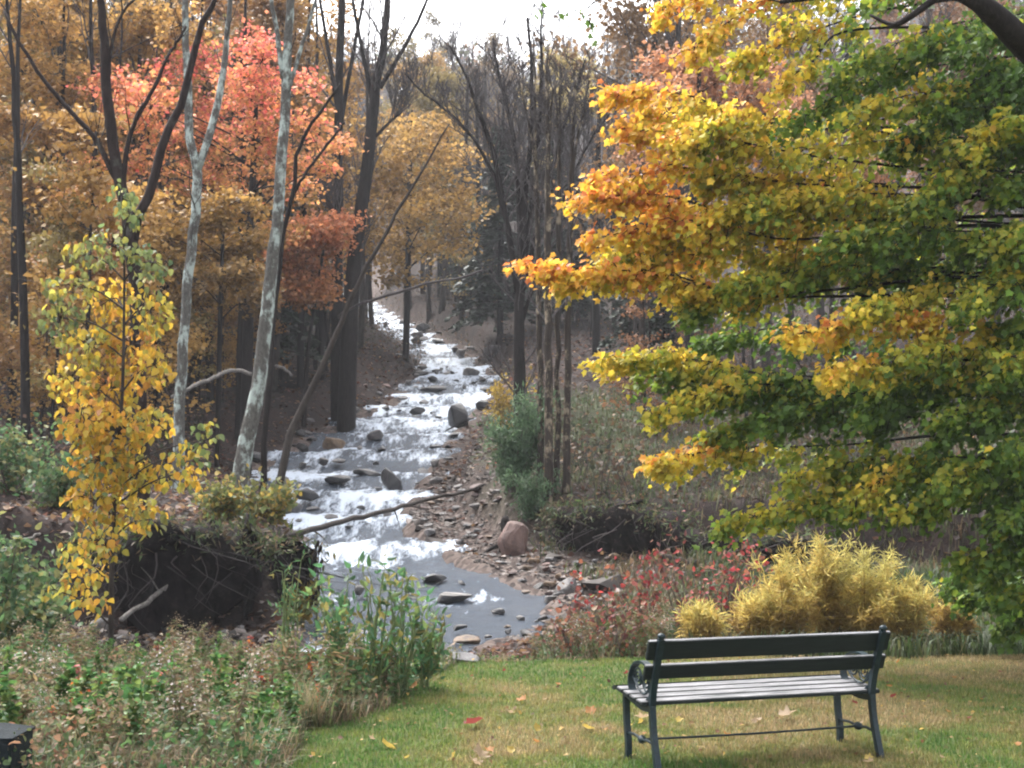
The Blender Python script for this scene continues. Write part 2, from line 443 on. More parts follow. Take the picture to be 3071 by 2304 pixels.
# ------------------------------------------------------------------ water
def mat_water():
    m, t, o = newmat('brook_water')
    a = N(t, 'ShaderNodeAttribute', attribute_name='tint')
    c = N(t, 'ShaderNodeAttribute', attribute_name='col')       # flow coordinates
    mp = t.nodes.new('ShaderNodeMapping'); mp.inputs['Scale'].default_value = (1.0, 0.30, 1)
    t.links.new(c.outputs['Vector'], mp.inputs['Vector'])
    n1 = noise(t, 5.0, 7, 0.68, mp.outputs[0]); n2 = noise(t, 15, 6, 0.75, mp.outputs[0])
    ad = N(t, 'ShaderNodeMath', operation='ADD'); t.links.new(a.outputs['Fac'], ad.inputs[0]); t.links.new(n1.outputs[0], ad.inputs[1])
    ad2 = N(t, 'ShaderNodeMath', operation='MULTIPLY_ADD'); t.links.new(n2.outputs[0], ad2.inputs[0]); ad2.inputs[1].default_value = 0.35; t.links.new(ad.outputs[0], ad2.inputs[2])
    fo = ramp(t, ad2.outputs[0], [(0.93, (0, 0, 0)), (1.12, (1, 1, 1))])
    # ramps clamp at 1: shift the sum down first
    sub = N(t, 'ShaderNodeMath', operation='SUBTRACT'); t.links.new(ad2.outputs[0], sub.inputs[0]); sub.inputs[1].default_value = 0.5
    t.links.new(sub.outputs[0], fo.inputs[0])
    e = fo.color_ramp.elements; e[0].position = 0.40; e[1].position = 0.62
    p = N(t, 'ShaderNodeBsdfPrincipled', Roughness=0.16)
    p.inputs['Base Color'].default_value = (0.060, 0.078, 0.105, 1)
    p.inputs['Specular IOR Level'].default_value = 0.55
    bsum = N(t, 'ShaderNodeMath', operation='ADD'); t.links.new(n1.outputs[0], bsum.inputs[0]); t.links.new(n2.outputs[0], bsum.inputs[1])
    b = N(t, 'ShaderNodeBump', Strength=1.0, Distance=0.10); t.links.new(bsum.outputs[0], b.inputs['Height'])
    t.links.new(b.outputs[0], p.inputs['Normal'])
    d = N(t, 'ShaderNodeBsdfPrincipled', Roughness=0.7); d.inputs['Base Color'].default_value = (0.55, 0.62, 0.72, 1)
    d.inputs['Subsurface Weight'].default_value = 0.0
    t.links.new(b.outputs[0], d.inputs['Normal'])
    mx = t.nodes.new('ShaderNodeMixShader'); t.links.new(fo.outputs[0], mx.inputs[0])
    t.links.new(p.outputs[0], mx.inputs[1]); t.links.new(d.outputs[0], mx.inputs[2])
    t.links.new(mx.outputs[0], o.inputs['Surface'])
    return m
M_WATER = mat_water()
# where the picture shows white water: (v centre, half height, strength)
FOAM = [(640, 8, .12), (597, 5, .30), (580, 4, .2), (552, 9, .30), (520, 14, .30), (500, 18, .36), (476, 9, .34), (452, 12, .28), (425, 14, .30), (400, 16, .34), (372, 18, .40), (345, 14, .42), (322, 12, .46), (655, 12, .3)]
def make_water():
    ys = np.concatenate([np.linspace(13.5, 30, 420), np.geomspace(30.05, 101, 480)])
    n = 44; s = np.linspace(-0.03, 1.03, n)
    xl, xr = s_left(ys), s_right(ys)
    xl = xl - .35; xr = xr + .35
    X = xl[:, None] + (xr - xl)[:, None] * s[None]; Y = np.repeat(ys[:, None], n, 1)
    Zw = np.repeat(s_z(ys)[:, None], n, 1)
    st = 0.5 + 0.5 * np.sin(Y * 2.1 + 2.2 * fbm(X * 0.8, Y * 0.35, 61))       # little steps
    rip = fbm(X * 2.6, Y * 1.5, 63) - 0.5
    calm = 1 - ss((Y - 20.5) / 3)
    Z = Zw + (0.06 + 0.10 * (1 - calm)) * (st - 0.5) + (0.05 + 0.13 * (1 - calm)) * rip + (0.035 + .03 * (1 - calm)) * (fbm(X * 7, Y * 5, 64) - .5)
    v = np.interp(ys, SY, [r[0] for r in ROWS])
    foam = np.zeros_like(ys)
    for c, h, k in FOAM: foam = np.maximum(foam, k * np.exp(-((v - c) / h)**2))
    Fm = (0.12 * (1 - calm) + 0.66 * foam[:, None]) + 0.10 * (1 - calm) * (st - 0.4) + 0.55 * (fbm(X * 1.3, Y * 0.7, 67) - 0.5) - 0.015 * calm - 0.06 * (np.abs(s - 0.5)[None] > 0.46)
    # a separate riffle on the calm reach's far side
    V = np.stack([X, Y, Z], -1).reshape(-1, 3)
    i = np.arange(len(ys) - 1)[:, None] * n; j = np.arange(n - 1)[None]
    Q = np.stack([i + j, i + j + 1, i + n + j + 1, i + n + j], -1).reshape(-1, 4)
    g = Geo(); g.add(V, Q)
    tint = [Fm.ravel()]; C = [np.stack([X.ravel(), Y.ravel(), np.zeros(X.size)], -1)]
    # outflow behind the weeds
    xs = np.linspace(s_left(14.9) + 0.25, -30, 160); yy = np.linspace(C2Y - 0.85, C2Y + 0.85, 12)
    X2, Y2 = np.meshgrid(xs, yy, indexing='ij')
    Z2 = np.full_like(X2, C2Z - 0.03) + 0.05 * (fbm(X2 * 2, Y2 * 3, 71) - 0.5)
    V2 = np.stack([X2, Y2, Z2], -1).reshape(-1, 3); n2 = len(yy)
    i = np.arange(len(xs) - 1)[:, None] * n2; j = np.arange(n2 - 1)[None]
    g.add(V2, np.stack([i + j, i + n2 + j, i + n2 + j + 1, i + j + 1], -1).reshape(-1, 4))
    tint.append((0.15 * (fbm(X2 * 0.8, Y2 * 2, 73)) + 0.12).ravel()); C.append(np.stack([Y2.ravel(), X2.ravel(), 0 * X2.ravel()], -1))
    Vv, f = g.out()
    return structure(mk('brook_water', Vv, f, M_WATER, colr=np.concatenate(C), tint=np.concatenate(tint)))
make_water()
def on_water(x, y): return s_z(y)
# ------------------------------------------------------------------ rocks
def rock_mesh(name, seed, mat, squash=0.7, sub=2):
    g = np.random.default_rng(seed)
    bm = bmesh.new()
    for _ in range(13):
        d = norm(g.normal(size=3)) * g.uniform(0.82, 1.0)
        bm.verts.new((d[0], d[1] * 0.85, d[2] * squash))
    bmesh.ops.convex_hull(bm, input=bm.verts[:])
    for v in [v for v in bm.verts if not v.link_faces]: bm.verts.remove(v)
    bmesh.ops.bevel(bm, geom=bm.edges[:], offset=0.07, segments=1, affect='EDGES')
    bmesh.ops.triangulate(bm, faces=bm.faces[:])
    for _ in range(sub - 1):
        bmesh.ops.subdivide_edges(bm, edges=bm.edges[:], cuts=1, use_grid_fill=True)
    bmesh.ops.triangulate(bm, faces=bm.faces[:])
    for v in bm.verts:
        k = 1 + 0.14 * (float(fbm(v.co.x * 2.3 + seed, v.co.y * 2.3 + v.co.z * 2, seed)) - 0.5)
        v.co *= k
    me = bpy.data.meshes.new(name); bm.to_mesh(me); bm.free()
    for p in me.polygons: p.use_smooth = False
    me.materials.append(mat)
    return me
ROCKS = {k: [rock_mesh('stone', s0 + i, m, sq) for i, sq in enumerate((0.55, 0.7, 0.85, 0.6))] for k, (s0, m) in
         {'g': (100, M_ROCK), 'd': (120, M_ROCK_D), 'r': (140, M_ROCK_R), 'b': (160, M_ROCK_B)}.items()}
def put_rock(kind, x, y, sx, sy, sz, label, group=None, name='stone', sink=0.35, rz=None, var=None, z=None):
    me = ROCKS[kind][int(rng.integers(4)) if var is None else var]
    o = bpy.data.objects.new(name, me); col.objects.link(o)
    if z is None:
        inside = s_left(y) < x < s_right(y) and y > 13.5
        z = float(s_z(y)) if inside else gz(x, y)
    o.location = (x, y, z + sz * (0.62 - sink))
    o.scale = (sx, sy, sz); o.rotation_euler = (rng.uniform(-.15, .15), rng.uniform(-.15, .15), rng.uniform(0, 6.28) if rz is None else rz)
    tag(o, label, 'rock', group)
    return o
def dist_at(u, v):                 # march the pixel's ray to the ground
    ds = np.geomspace(6.5, 120, 900)
    r = ray(u, v); p = np.array([0, 0, CAM_H])[None] + r[None] * (ds / r[1])[:, None]
    g = ground_raw(p[:, 0], p[:, 1])
    w = (p[:, 0] > s_left(p[:, 1])) & (p[:, 0] < s_right(p[:, 1])) & (p[:, 1] > 13.5)
    g = np.where(w, s_z(p[:, 1]), g)
    k = np.nonzero(p[:, 2] <= g)[0]
    return float(ds[k[0]]) if len(k) else 60.0
# (kind, u, v of the foot, half width px, height px, label)
BIG = [('d', 398, 492, 21, 30, 'large near-black wet boulder at the foot of the widest rapid'),
       ('d', 459, 430, 15, 40, 'tall dark boulder standing at the water edge beside the green willow shrub'),
       ('r', 512, 558, 21, 42, 'rounded reddish boulder on the gravel bar beside the dark cut bank'),
       ('g', 470, 379, 12, 14, 'grey rounded boulder in the middle of the narrow upper rapids'),
       ('b', 332, 452, 13, 16, 'rust-brown rock amid white water in the widest rapid'),
       ('b', 466, 648, 17, 12, 'rusty orange-topped rock at the lawn edge of the brook'),
       ('g', 462, 664, 24, 14, 'broad grey slab of rock below the rusty orange-topped rock'),
       ('g', 452, 604, 24, 12, 'flat dark-edged slab lying in the calm pool'),
       ('d', 433, 394, 16, 9, 'long low dark rock splitting the upper white water'),
       ('g', 571, 592, 17, 20, 'pale grey rounded boulder at the end of the pool riffle'),
       ('g', 551, 604, 10, 10, 'small pale cream stone sitting in the pool riffle'),
       ('g', 494, 362, 17, 16, 'grey boulder under the yellow bush at the bend'),
       ('d', 366, 480, 17, 12, 'dark flat rock just upstream of the near-black boulder'),
       ('d', 337, 486, 16, 12, 'dark wedge rock parting the foam above the fallen log'),
       ('g', 100, 632, 16, 16, 'grey boulder by the outflow behind the weeds'),
       ('d', 483, 412, 9, 15, 'blocky dark rock at the brook edge above the willow shrub')]
for k, u, v, hw, h, lab in BIG:
    d = dist_at(u, v - 1); p = at(u, v, d); s = d / F
    put_rock(k, p[0], d + hw * s * 0.6, hw * s * 1.05, hw * s * 0.9, h * s * 0.85, lab, name='boulder', sink=0.3, rz=rng.uniform(-.4, .4), var={'r': 2}.get(k, int(u) % 3))
# stones in the rapids, on the bars and along the banks, by pixel
def near_big(u, v): return any(abs(u - b[1]) < b[3] * 0.9 and -b[4] < v - b[2] < 4 for b in BIG)
cnt = 0
for i in range(400):
    if cnt >= 135: break
    v = rng.uniform(322, 530) if rng.random() < 0.75 else rng.uniform(580, 640)
    r = [np.interp(v, [q[0] for q in ROWS][::-1], [q[j] for q in ROWS][::-1]) for j in (1, 2, 3)]
    u = rng.uniform(r[0] - 4, r[1] + 4)
    if rng.random() < 0.4: u = rng.choice([r[0], r[1]]) + rng.normal() * 7
    if near_big(u, v): continue
    d = r[2]; s = d / F; x = (u - 512) / F * d
    hw = rng.choice([3.5, 5, 7, 9, 12], p=[.2, .3, .25, .15, .1]) * np.interp(v, [320, 420, 520], [0.7, 1.15, 1.4])
    put_rock(rng.choice(['d', 'd', 'g']), x, d, hw * s, hw * s * rng.uniform(.6, .9), hw * s * rng.uniform(.55, 1.0),
             'dark wet stone breaking the brook water', 'stones in the brook', sink=0.05)
    cnt += 1
cnt = 0
for i in range(600):
    if cnt >= 95: break
    v = rng.uniform(488, 600); u = rng.uniform(*((400, 560) if v > 515 else (400, 500)))
    d = dist_at(u, v); x = (u - 512) / F * d
    tr = x - s_right(d)
    if tr < -0.1 or tr > 2.6 or near_big(u, v): continue
    s = d / F; hw = rng.choice([4, 5.5, 7, 9, 12], p=[.3, .3, .2, .13, .07])
    put_rock(rng.choice(['g', 'g', 'r', 'd', 'b'], p=[.4, .2, .2, .1, .1]), x, d, hw * s, hw * s * rng.uniform(.6, 1), hw * s * rng.uniform(.4, .8),
             'angular grey-brown stone lying on the gravel bar', 'stones on the gravel bar', sink=0.25)
    cnt += 1
cnt = 0
for i in range(400):
    if cnt >= 30: break
    v = rng.uniform(350, 470); u = np.interp(v, [q[0] for q in ROWS][::-1], [q[1] for q in ROWS][::-1]) - abs(rng.normal()) * 40 - 3
    d = dist_at(u, v); x = (u - 512) / F * d; s = d / F
    if s_left(d) - x < 0: continue
    hw = rng.choice([3, 4, 6, 8])
    put_rock(rng.choice(['d', 'r', 'g']), x, d, hw * s, hw * s * .8, hw * s * rng.uniform(.4, .7), 'half-buried stone on the leaf-strewn brown bank', 'stones on the leafy bank', sink=0.4)
    cnt += 1
for i in range(36):
    u, v = rng.uniform(520, 620), rng.uniform(562, 598)
    d = dist_at(u, v); x = (u - 512) / F * d; s = d / F; hw = rng.uniform(4, 9)
    put_rock(rng.choice(['g', 'g', 'r', 'b']), x, d, hw * s, hw * s * .85, hw * s * rng.uniform(.6, .9), 'rounded cobble in the heap between red boulder and pool', 'cobbles heaped by the red boulder', sink=0.2)
for i in range(14):
    u, v = rng.uniform(60, 300), rng.uniform(604, 640)
    d = rng.uniform(15.4, 16.6); x = (u - 512) / F * d; s = d / F; hw = rng.uniform(4, 10)
    put_rock(rng.choice(['g', 'g', 'b', 'd']), x, d, hw * s, hw * s * .8, hw * s * rng.uniform(.5, .8), 'rounded stone along the outflow below the root-hung bank', 'stones along the outflow', sink=0.2)
for i in range(14):
    u, v = rng.uniform(440, 600), rng.uniform(622, 656)
    d = dist_at(u, v); x = (u - 512) / F * d; s = d / F; hw = rng.uniform(3, 8)
    put_rock(rng.choice(['g', 'g', 'b']), x, d, hw * s, hw * s * .8, hw * s * rng.uniform(.5, .8), 'pale stone between the lawn edge and the pool', 'stones at the lawn edge', sink=0.25)
# gravel too fine to count
def make_gravel():
    g = np.random.default_rng(5)
    bm = bmesh.new()
    for _ in range(8): bm.verts.new(tuple(norm(g.normal(size=3)) * (1, 0.85, 0.55)))
    bmesh.ops.convex_hull(bm, input=bm.verts[:]); bmesh.ops.triangulate(bm, faces=bm.faces[:])
    for v in [v for v in bm.verts if not v.link_faces]: bm.verts.remove(v)
    bm.verts.index_update(); bm.verts.ensure_lookup_table()
    S = np.array([v.co for v in bm.verts]); T = np.array([[v.index for v in f.verts] for f in bm.faces]); bm.free()
    n = 6500
    y = g.uniform(16, 34, n); side = g.random(n) < 0.8
    off = np.abs(g.normal(size=n)) * np.where(side, 1.0, 0.4)
    x = np.where(side, s_right(y) + off, s_left(y) - off)
    x[:1800] = g.uniform(-9, -3, 1800); y[:1800] = g.choice([13.9, 15.9], 1800) + g.normal(size=1800) * .18
    z = ground(x, y)
    sz = np.exp(g.normal(size=n) * 0.6) * 0.03
    a = g.uniform(0, 6.28, n); ca, sa = np.cos(a), np.sin(a)
    V = S[None] * sz[:, None, None]
    V = np.stack([V[..., 0] * ca[:, None] - V[..., 1] * sa[:, None], V[..., 0] * sa[:, None] + V[..., 1] * ca[:, None], V[..., 2]], -1)
    V = V + np.stack([x, y, z + sz * 0.25], -1)[:, None]
    k = len(S)
    TT = (T[None] + (np.arange(n) * k)[:, None, None]).reshape(-1, 3)
    b = g.uniform(0.03, 0.20, n)[:, None]
    c = np.repeat(np.concatenate([b * 0.95, b * 0.80, b * 0.72], 1), k, 0)
    o = mk('gravel', V.reshape(-1, 3), TT, M_STEM, colr=c, smooth=False)
    tag(o, 'loose small gravel along both edges of the brook', 'gravel', kind='stuff')
make_gravel()
print('rocks', time.time() - T0)
# ------------------------------------------------------------------ bench
def mat_paint():
    m, t, o = newmat('dark_green_iron')
    v = objcoord(t); n = noise(t, 30, 5, 0.7, v)
    r = ramp(t, n.outputs[0], [(0.35, (0.004, 0.010, 0.014)), (0.7, (0.010, 0.026, 0.034))])
    p = N(t, 'ShaderNodeBsdfPrincipled', Roughness=0.45); p.inputs['Specular IOR Level'].default_value = 0.3; t.links.new(r.outputs[0], p.inputs['Base Color'])
    b = N(t, 'ShaderNodeBump', Strength=0.3, Distance=0.004); t.links.new(n.outputs[0], b.inputs['Height']); t.links.new(b.outputs[0], p.inputs['Normal'])
    t.links.new(p.outputs[0], o.inputs['Surface']); return m
def mat_slat():
    m, t, o = newmat('dark_green_slat_lit_top')
    v = objcoord(t, (1.2, 14, 14)); n = noise(t, 6, 6, 0.7, v)
    v2 = objcoord(t, (0.5, 3, 3)); n2 = noise(t, 5, 5, 0.7, v2)
    g = t.nodes.new('ShaderNodeNewGeometry'); sp = t.nodes.new('ShaderNodeSeparateXYZ'); t.links.new(g.outputs['Normal'], sp.inputs[0])
    paint = ramp(t, n.outputs[0], [(0.3, (0.003, 0.006, 0.007)), (0.7, (0.011, 0.018, 0.019))])
    wood = ramp(t, n.outputs[0], [(0.3, (0.07, 0.07, 0.075)), (0.7, (0.25, 0.25, 0.26))])  # pale grey that stands for slat tops lit from the sky
    # light from above painted in: upward faces blend to the pale grey
    up = ramp(t, sp.outputs['Z'], [(0.5, (0, 0, 0)), (0.9, (1, 1, 1))])
    lit_breakup = ramp(t, n2.outputs[0], [(0.30, (0.15, 0.15, 0.15)), (0.55, (1, 1, 1))])  # noise that breaks up the painted top light
    f = mix(t, up.outputs[0], lit_breakup.outputs[0], 1.0, 'MULTIPLY')
    c = mix(t, paint.outputs[0], wood.outputs[0], f)
    p = N(t, 'ShaderNodeBsdfPrincipled', Roughness=0.6); p.inputs['Specular IOR Level'].default_value = 0.25; t.links.new(c, p.inputs['Base Color'])
    b = N(t, 'ShaderNodeBump', Strength=0.5, Distance=0.004); t.links.new(n.outputs[0], b.inputs['Height']); t.links.new(b.outputs[0], p.inputs['Normal'])
    t.links.new(p.outputs[0], o.inputs['Surface']); return m
def make_bench():
    mp, ms = mat_paint(), mat_slat()
    BL, BR = hit(655, 770.5), hit(876, 755)
    c = (BL + BR) / 2; ax = BR - BL; L = float(np.linalg.norm(ax[:2])); a = math.atan2(ax[1], ax[0])
    root = thing('park_bench', 'dark green slatted bench with curled iron arms on the lawn, seen from behind', 'bench', (c[0], c[1], gz(c[0], c[1]) - 0.005), rz=a)
    h = L / 2
    def strip(path, wx, th):           # flat iron bar: a path in the y-z plane, wide in x
        P = curve(np.array([(0, y, z) for y, z in path], float), 26)
        t = norm(np.gradient(P, axis=0)); nn = np.stack([0 * t[:, 0], -t[:, 2], t[:, 1]], -1)
        V = np.concatenate([P + nn * th / 2 + (wx / 2, 0, 0), P + nn * th / 2 - (wx / 2, 0, 0), P - nn * th / 2 - (wx / 2, 0, 0), P - nn * th / 2 + (wx / 2, 0, 0)])
        n = len(P); i = np.arange(n - 1)
        Q = np.concatenate([np.stack([k * n + i, ((k + 1) % 4) * n + i, ((k + 1) % 4) * n + i + 1, k * n + i + 1], -1) for k in range(4)])
        Q = np.concatenate([Q, [[0, 3 * n, 2 * n, n], [n - 1, 2 * n - 1, 3 * n - 1, 4 * n - 1]]])
        return V, Q
    for sx in (-h, h):
        def add(name, V, Q=None, T=None, parent=root):
            V = V + np.array([sx, 0, 0]); f = [q for q in (Q, T) if q is not None and len(q)]
            return mk(name, V, f, mp, parent, smooth=False)
        lg = add('leg', *strip([(-0.055, 0.0), (-0.02, 0.10), (0.02, 0.24), (0.035, 0.375)], 0.034, 0.036))
        V, T = box_v(0.045, 0.06, 0.014, sx, -0.058, 0.006, 0.003); mk('foot', V, T, mp, lg, smooth=False)
        lg = add('leg', *strip([(0.405, 0.0), (0.400, 0.10), (0.425, 0.24), (0.43, 0.395)], 0.034, 0.034))
        V, T = box_v(0.045, 0.06, 0.014, sx, 0.405, 0.006, 0.003); mk('foot', V, T, mp, lg, smooth=False)
        bp = add('back_post', *strip([(0.035, 0.37), (0.015, 0.47), (-0.05, 0.64), (-0.105, 0.765)], 0.036, 0.034))
        bm = bmesh.new(); bmesh.ops.create_uvsphere(bm, u_segments=12, v_segments=8, radius=0.021)
        V = np.array([v.co for v in bm.verts]) * (1.15, 1, 0.8) + (sx, -0.108, 0.782); bm.verts.index_update()
        bmesh.ops.triangulate(bm, faces=bm.faces[:]); T = np.array([[v.index for v in f.verts] for f in bm.faces]); bm.free()
        mk('finial', V, T, mp, bp)
        add('seat_support', *strip([(0.02, 0.355), (0.15, 0.345), (0.30, 0.365), (0.46, 0.392)], 0.03, 0.03))
        ar = add('armrest', *strip([(-0.01, 0.545), (0.06, 0.585), (0.16, 0.605), (0.27, 0.58), (0.335, 0.515), (0.345, 0.45), (0.30, 0.40), (0.21, 0.375), (0.10, 0.385), (0.045, 0.42)], 0.044, 0.012))
        g = Geo()
        for cy, cz, r0, ph in ((0.235, 0.505, 0.058, 0.3), (0.115, 0.50, 0.066, 3.3)):
            th = np.linspace(0, 4.2 * math.pi, 44); rr = r0 * (1 - th / (5.2 * math.pi))
            P = np.stack([np.full_like(th, sx), cy + rr * np.cos(th + ph), cz + rr * np.sin(th + ph)], -1)
            g.add(*tube(P, 0.0065, 6))
        g.add(*tube(curve([(sx, 0.02, 0.53), (sx, 0.12, 0.43), (sx, 0.22, 0.435), (sx, 0.32, 0.50)], 14), 0.007, 6))
        g.build('scrollwork', mp, ar)
        st = Geo(); P = curve([(sx, -0.005, 0.155), (sx, 0.10, 0.165), (sx, 0.19, 0.155), (sx, 0.29, 0.165), (sx, 0.405, 0.155)], 24)
        st.add(*tube(P, 0.0085, 6)); sb = st.build('side_stretcher', mp, root)
        g = Geo(); P = np.stack([np.full(9, sx), 0.19 + np.linspace(-.045, .045, 9), np.full(9, 0.157)], -1)
        g.add(*tube(P, 0.004 + 0.022 * np.sin(np.linspace(0, math.pi, 9)), 8)); g.build('knot', mp, sb)
    g = Geo(); g.add(*tube(np.array([(-h, 0.19, 0.157), (-h / 2, 0.19, 0.152), (0, 0.19, 0.15), (h / 2, 0.19, 0.152), (h, 0.19, 0.157)]), 0.007, 6)); g.build('tie_rod', mp, root)
    LS = L + 0.13
    for i, yy in enumerate((0.085, 0.185, 0.285, 0.385, 0.470)):
        zz = 0.388 + (yy - 0.085) * 0.085 + (0.0 if i else 0.0)
        V, T = box_v(LS, 0.082 if i < 4 else 0.06, 0.024, 0, 0, 0, 0.004)
        an = 0.085 if i < 4 else -0.22
        V = np.stack([V[:, 0], V[:, 1] * math.cos(an) - V[:, 2] * math.sin(an), V[:, 1] * math.sin(an) + V[:, 2] * math.cos(an)], -1) + (0, yy, zz - (0.006 if i == 4 else 0))
        mk('seat_slat', V, T, ms, root, smooth=False)
    for zc, hh, yy in ((0.700, 0.122, -0.055), (0.572, 0.090, -0.003)):
        V, T = box_v(LS, 0.026, hh, 0, 0, 0, 0.004)
        an = -0.40
        V = np.stack([V[:, 0], V[:, 1] * math.cos(an) + V[:, 2] * math.sin(an), -V[:, 1] * math.sin(an) + V[:, 2] * math.cos(an)], -1) + (0, yy, zc)
        mk('back_slat', V, T, ms, root, smooth=False)
make_bench()
# ------------------------------------------------------------------ stone block at the weeds' edge
def make_block():
    m = mat_rock('dark_slate', (0.008, 0.012, 0.014), (0.018, 0.025, 0.029), (0.04, 0.048, 0.055), 0.75, 6)
    d = 6.45; c = at(-20, 760, d); s = d / F
    root = thing('stone_post', 'dark slate-grey square post with a sloping cap among the weeds', 'post', (c[0], d + 0.15, gz(c[0], d) - 0.02))
    zt = at(30, 737, d)[2]; zp = at(5, 722, d + .3)[2]
    V, T = box_v(0.30, 0.30, zt + 0.05, 0, 0, (zt - 0.05) / 2, 0.006); mk('shaft', V, T, m, root, smooth=False)
    b = 0.158
    V = np.array([(-b, -b, zt), (b, -b, zt), (b, b, zt), (-b, b, zt), (-b, -b, zt + .012), (b, -b, zt + .012), (b, b, zt + .012), (-b, b, zt + .012), (-.07, -.02, zp + .03), (.03, -.02, zp + .03), (.03, .07, zp + .03), (-.07, .07, zp + .03)])
    Q = [[3, 2, 1, 0], [0, 1, 5, 4], [1, 2, 6, 5], [2, 3, 7, 6], [3, 0, 4, 7], [4, 5, 9, 8], [5, 6, 10, 9], [6, 7, 11, 10], [7, 4, 8, 11], [8, 9, 10, 11]]
    mk('cap', V, np.array(Q), m, root, smooth=False)
make_block()
print('bench', time.time() - T0)
# ------------------------------------------------------------------ tree builders
def px_path(pts, n, foot=True):
    """pts (u, v, d, width px) from the top down to the base; returns a path that ends in the ground, base first"""
    P = np.array([at(u, v, d) for u, v, d, w in pts]); r = np.array([w / 2 / F * d for u, v, d, w in pts])
    if foot:
        b = P[-1]; z = gz(b[0], b[1])
        P[-1, 2] = min(b[2], z) if abs(b[2] - z) < 1 else z
        P = np.concatenate([P, [[P[-1, 0], P[-1, 1], P[-1, 2] - 0.15]]]); r = np.append(r, r[-1] * 1.25)
    P, r = P[::-1], r[::-1]
    C = curve(P, n)
    rr = np.interp(np.linspace(0, 1, n), np.linspace(0, 1, len(r)), r)
    return C, rr
def side_branches(g, P, r, rs, n, length, spread=0.7, up=0.5, lo=0.3, levels=2, k=4, tips=None, thin=0.4, cmin=0.004):
    """sprouts branches from path P; appends tubes to Geo g and (pos, dir) to tips"""
    m = len(P)
    seg = norm(np.gradient(P, axis=0))
    for _ in range(n):
        f = rs.uniform(lo, 1.0); i = int(f * (m - 1))
        a = rs.uniform(0, 2 * math.pi)
        out = np.array([math.cos(a), math.sin(a), 0.0])
        d = norm(seg[i] * (1 - spread) + out * spread + np.array([0, 0, up]) * rs.uniform(0.3, 1.0))
        L = length * (1.15 - 0.75 * f) * rs.uniform(0.55, 1.25)
        np_ = 6 if levels > 1 else 4
        Q = [P[i]]; dd = d.copy()
        for q in range(np_ - 1):
            dd = norm(dd + rs.normal(size=3) * 0.16 + np.array([0, 0, up * 0.12])); Q.append(Q[-1] + dd * L / (np_ - 1))
        Q = np.array(Q); r0 = max(cmin, min(r[i] * thin, L * 0.014))
        g.add(*tube(Q, np.linspace(r0, max(cmin * 0.6, r0 * 0.25), np_), k if levels > 1 else 3, cap=False))
        if levels > 1:
            side_branches(g, Q, np.full(np_, r0), rs, max(2, int(n * 0.0) + 5), L * 0.55, spread, up, 0.25, levels - 1, 3, tips, 0.6, cmin)
        if tips is not None:
            for q in range(1, np_): tips.append((Q[q], dd))
def std_tree(seed, H, r0, lo, n_limb, Lf, up, levels, wob=0.02, spread=0.75, cmin=0.006):
    rs = np.random.default_rng(seed)
    n = 12; P = np.zeros((n, 3)); P[:, 2] = np.linspace(-0.2, H, n)
    P[:, :2] = np.cumsum(rs.normal(size=(n, 2)) * wob * H / n * 2, axis=0)
    r = np.interp(np.linspace(0, 1, n), [0, 0.06, 0.6, 1], [r0 * 1.25, r0, r0 * 0.6, r0 * 0.08])
    tg = Geo(); tg.add(*tube(P, r, 8))
    bg_ = Geo(); tips = []
    side_branches(bg_, P, r, rs, n_limb, H * Lf, spread, up, lo, levels, 4, tips, 0.42, cmin)
    return tg, bg_, tips, rs
TEMPL = {}
def def_template(key, trunk_mat, tg, bg_, leaf=None, leaf_mat=None):
    t = tg.build('trunk', trunk_mat); b = bg_.build('branches', M_TWIG)
    c = None
    if leaf is not None:
        V, T, tint = leaf; c = mk('crown', V, T, leaf_mat, tint=tint)
    TEMPL[key] = [(o.name.split('.')[0], o.data) for o in (t, b, c) if o is not None]
    for o in (t, b, c):
        if o is not None: bpy.data.objects.remove(o)
def tip_leaves(tips, rs, per, size, sig, shape=KITE, flat=0.6, droop=-0.4, col_noise=True):
    B = np.array([t[0] for t in tips]); n = len(B) * per
    B = np.repeat(B, per, 0) + rs.normal(size=(n, 3)) * sig * np.array([1, 1, flat])
    y = rdir(n, rs); y[:, 2] = y[:, 2] * 0.5 + droop
    nr = rdir(n, rs, 1.2)
    V, T, k = leaves(B, y, nr, size * rs.uniform(0.6, 1.3, n), shape)
    # whole sprays differ a little in shade, single leaves more
    t = 0.55 * fbm(B[:, 0] * 0.8 + B[:, 1] * 0.6, B[:, 2] * 0.9, 7, 2) + 0.45 * rs.random(n)
    return V, T, np.repeat(t, k)
for i in range(4):     # tall leafy trees
    tg, bb, tips, rs = std_tree(300 + i, 15 + i, 0.17, 0.22, 22, 0.26, 0.45, 2)
    def_template('leafy%d' % i, M_BARK, tg, bb, tip_leaves(tips, rs, 15, 0.20, 0.38), M_LEAF)
for i in range(3):     # understorey trees, thin and layered
    tg, bb, tips, rs = std_tree(320 + i, 6.0 + i, 0.05, 0.2, 16, 0.30, 0.12, 2, 0.04)
    def_template('under%d' % i, M_BARK_D, tg, bb, tip_leaves(tips, rs, 7, 0.13, 0.22, KITE, 0.35), M_LEAF)
for i in range(4):     # bare trees
    tg, bb, tips, rs = std_tree(340 + i, 16, 0.15, 0.25, 26, 0.26, 0.9, 3, 0.02, 0.55, 0.010)
    def_template('bare%d' % i, M_BARK, tg, bb)
for i in range(2):     # thin poles with little on them
    tg, bb, tips, rs = std_tree(360 + i, 11, 0.075, 0.35, 14, 0.16, 0.7, 2, 0.03, 0.6, 0.008)
    def_template('pole%d' % i, M_BARK_D, tg, bb)
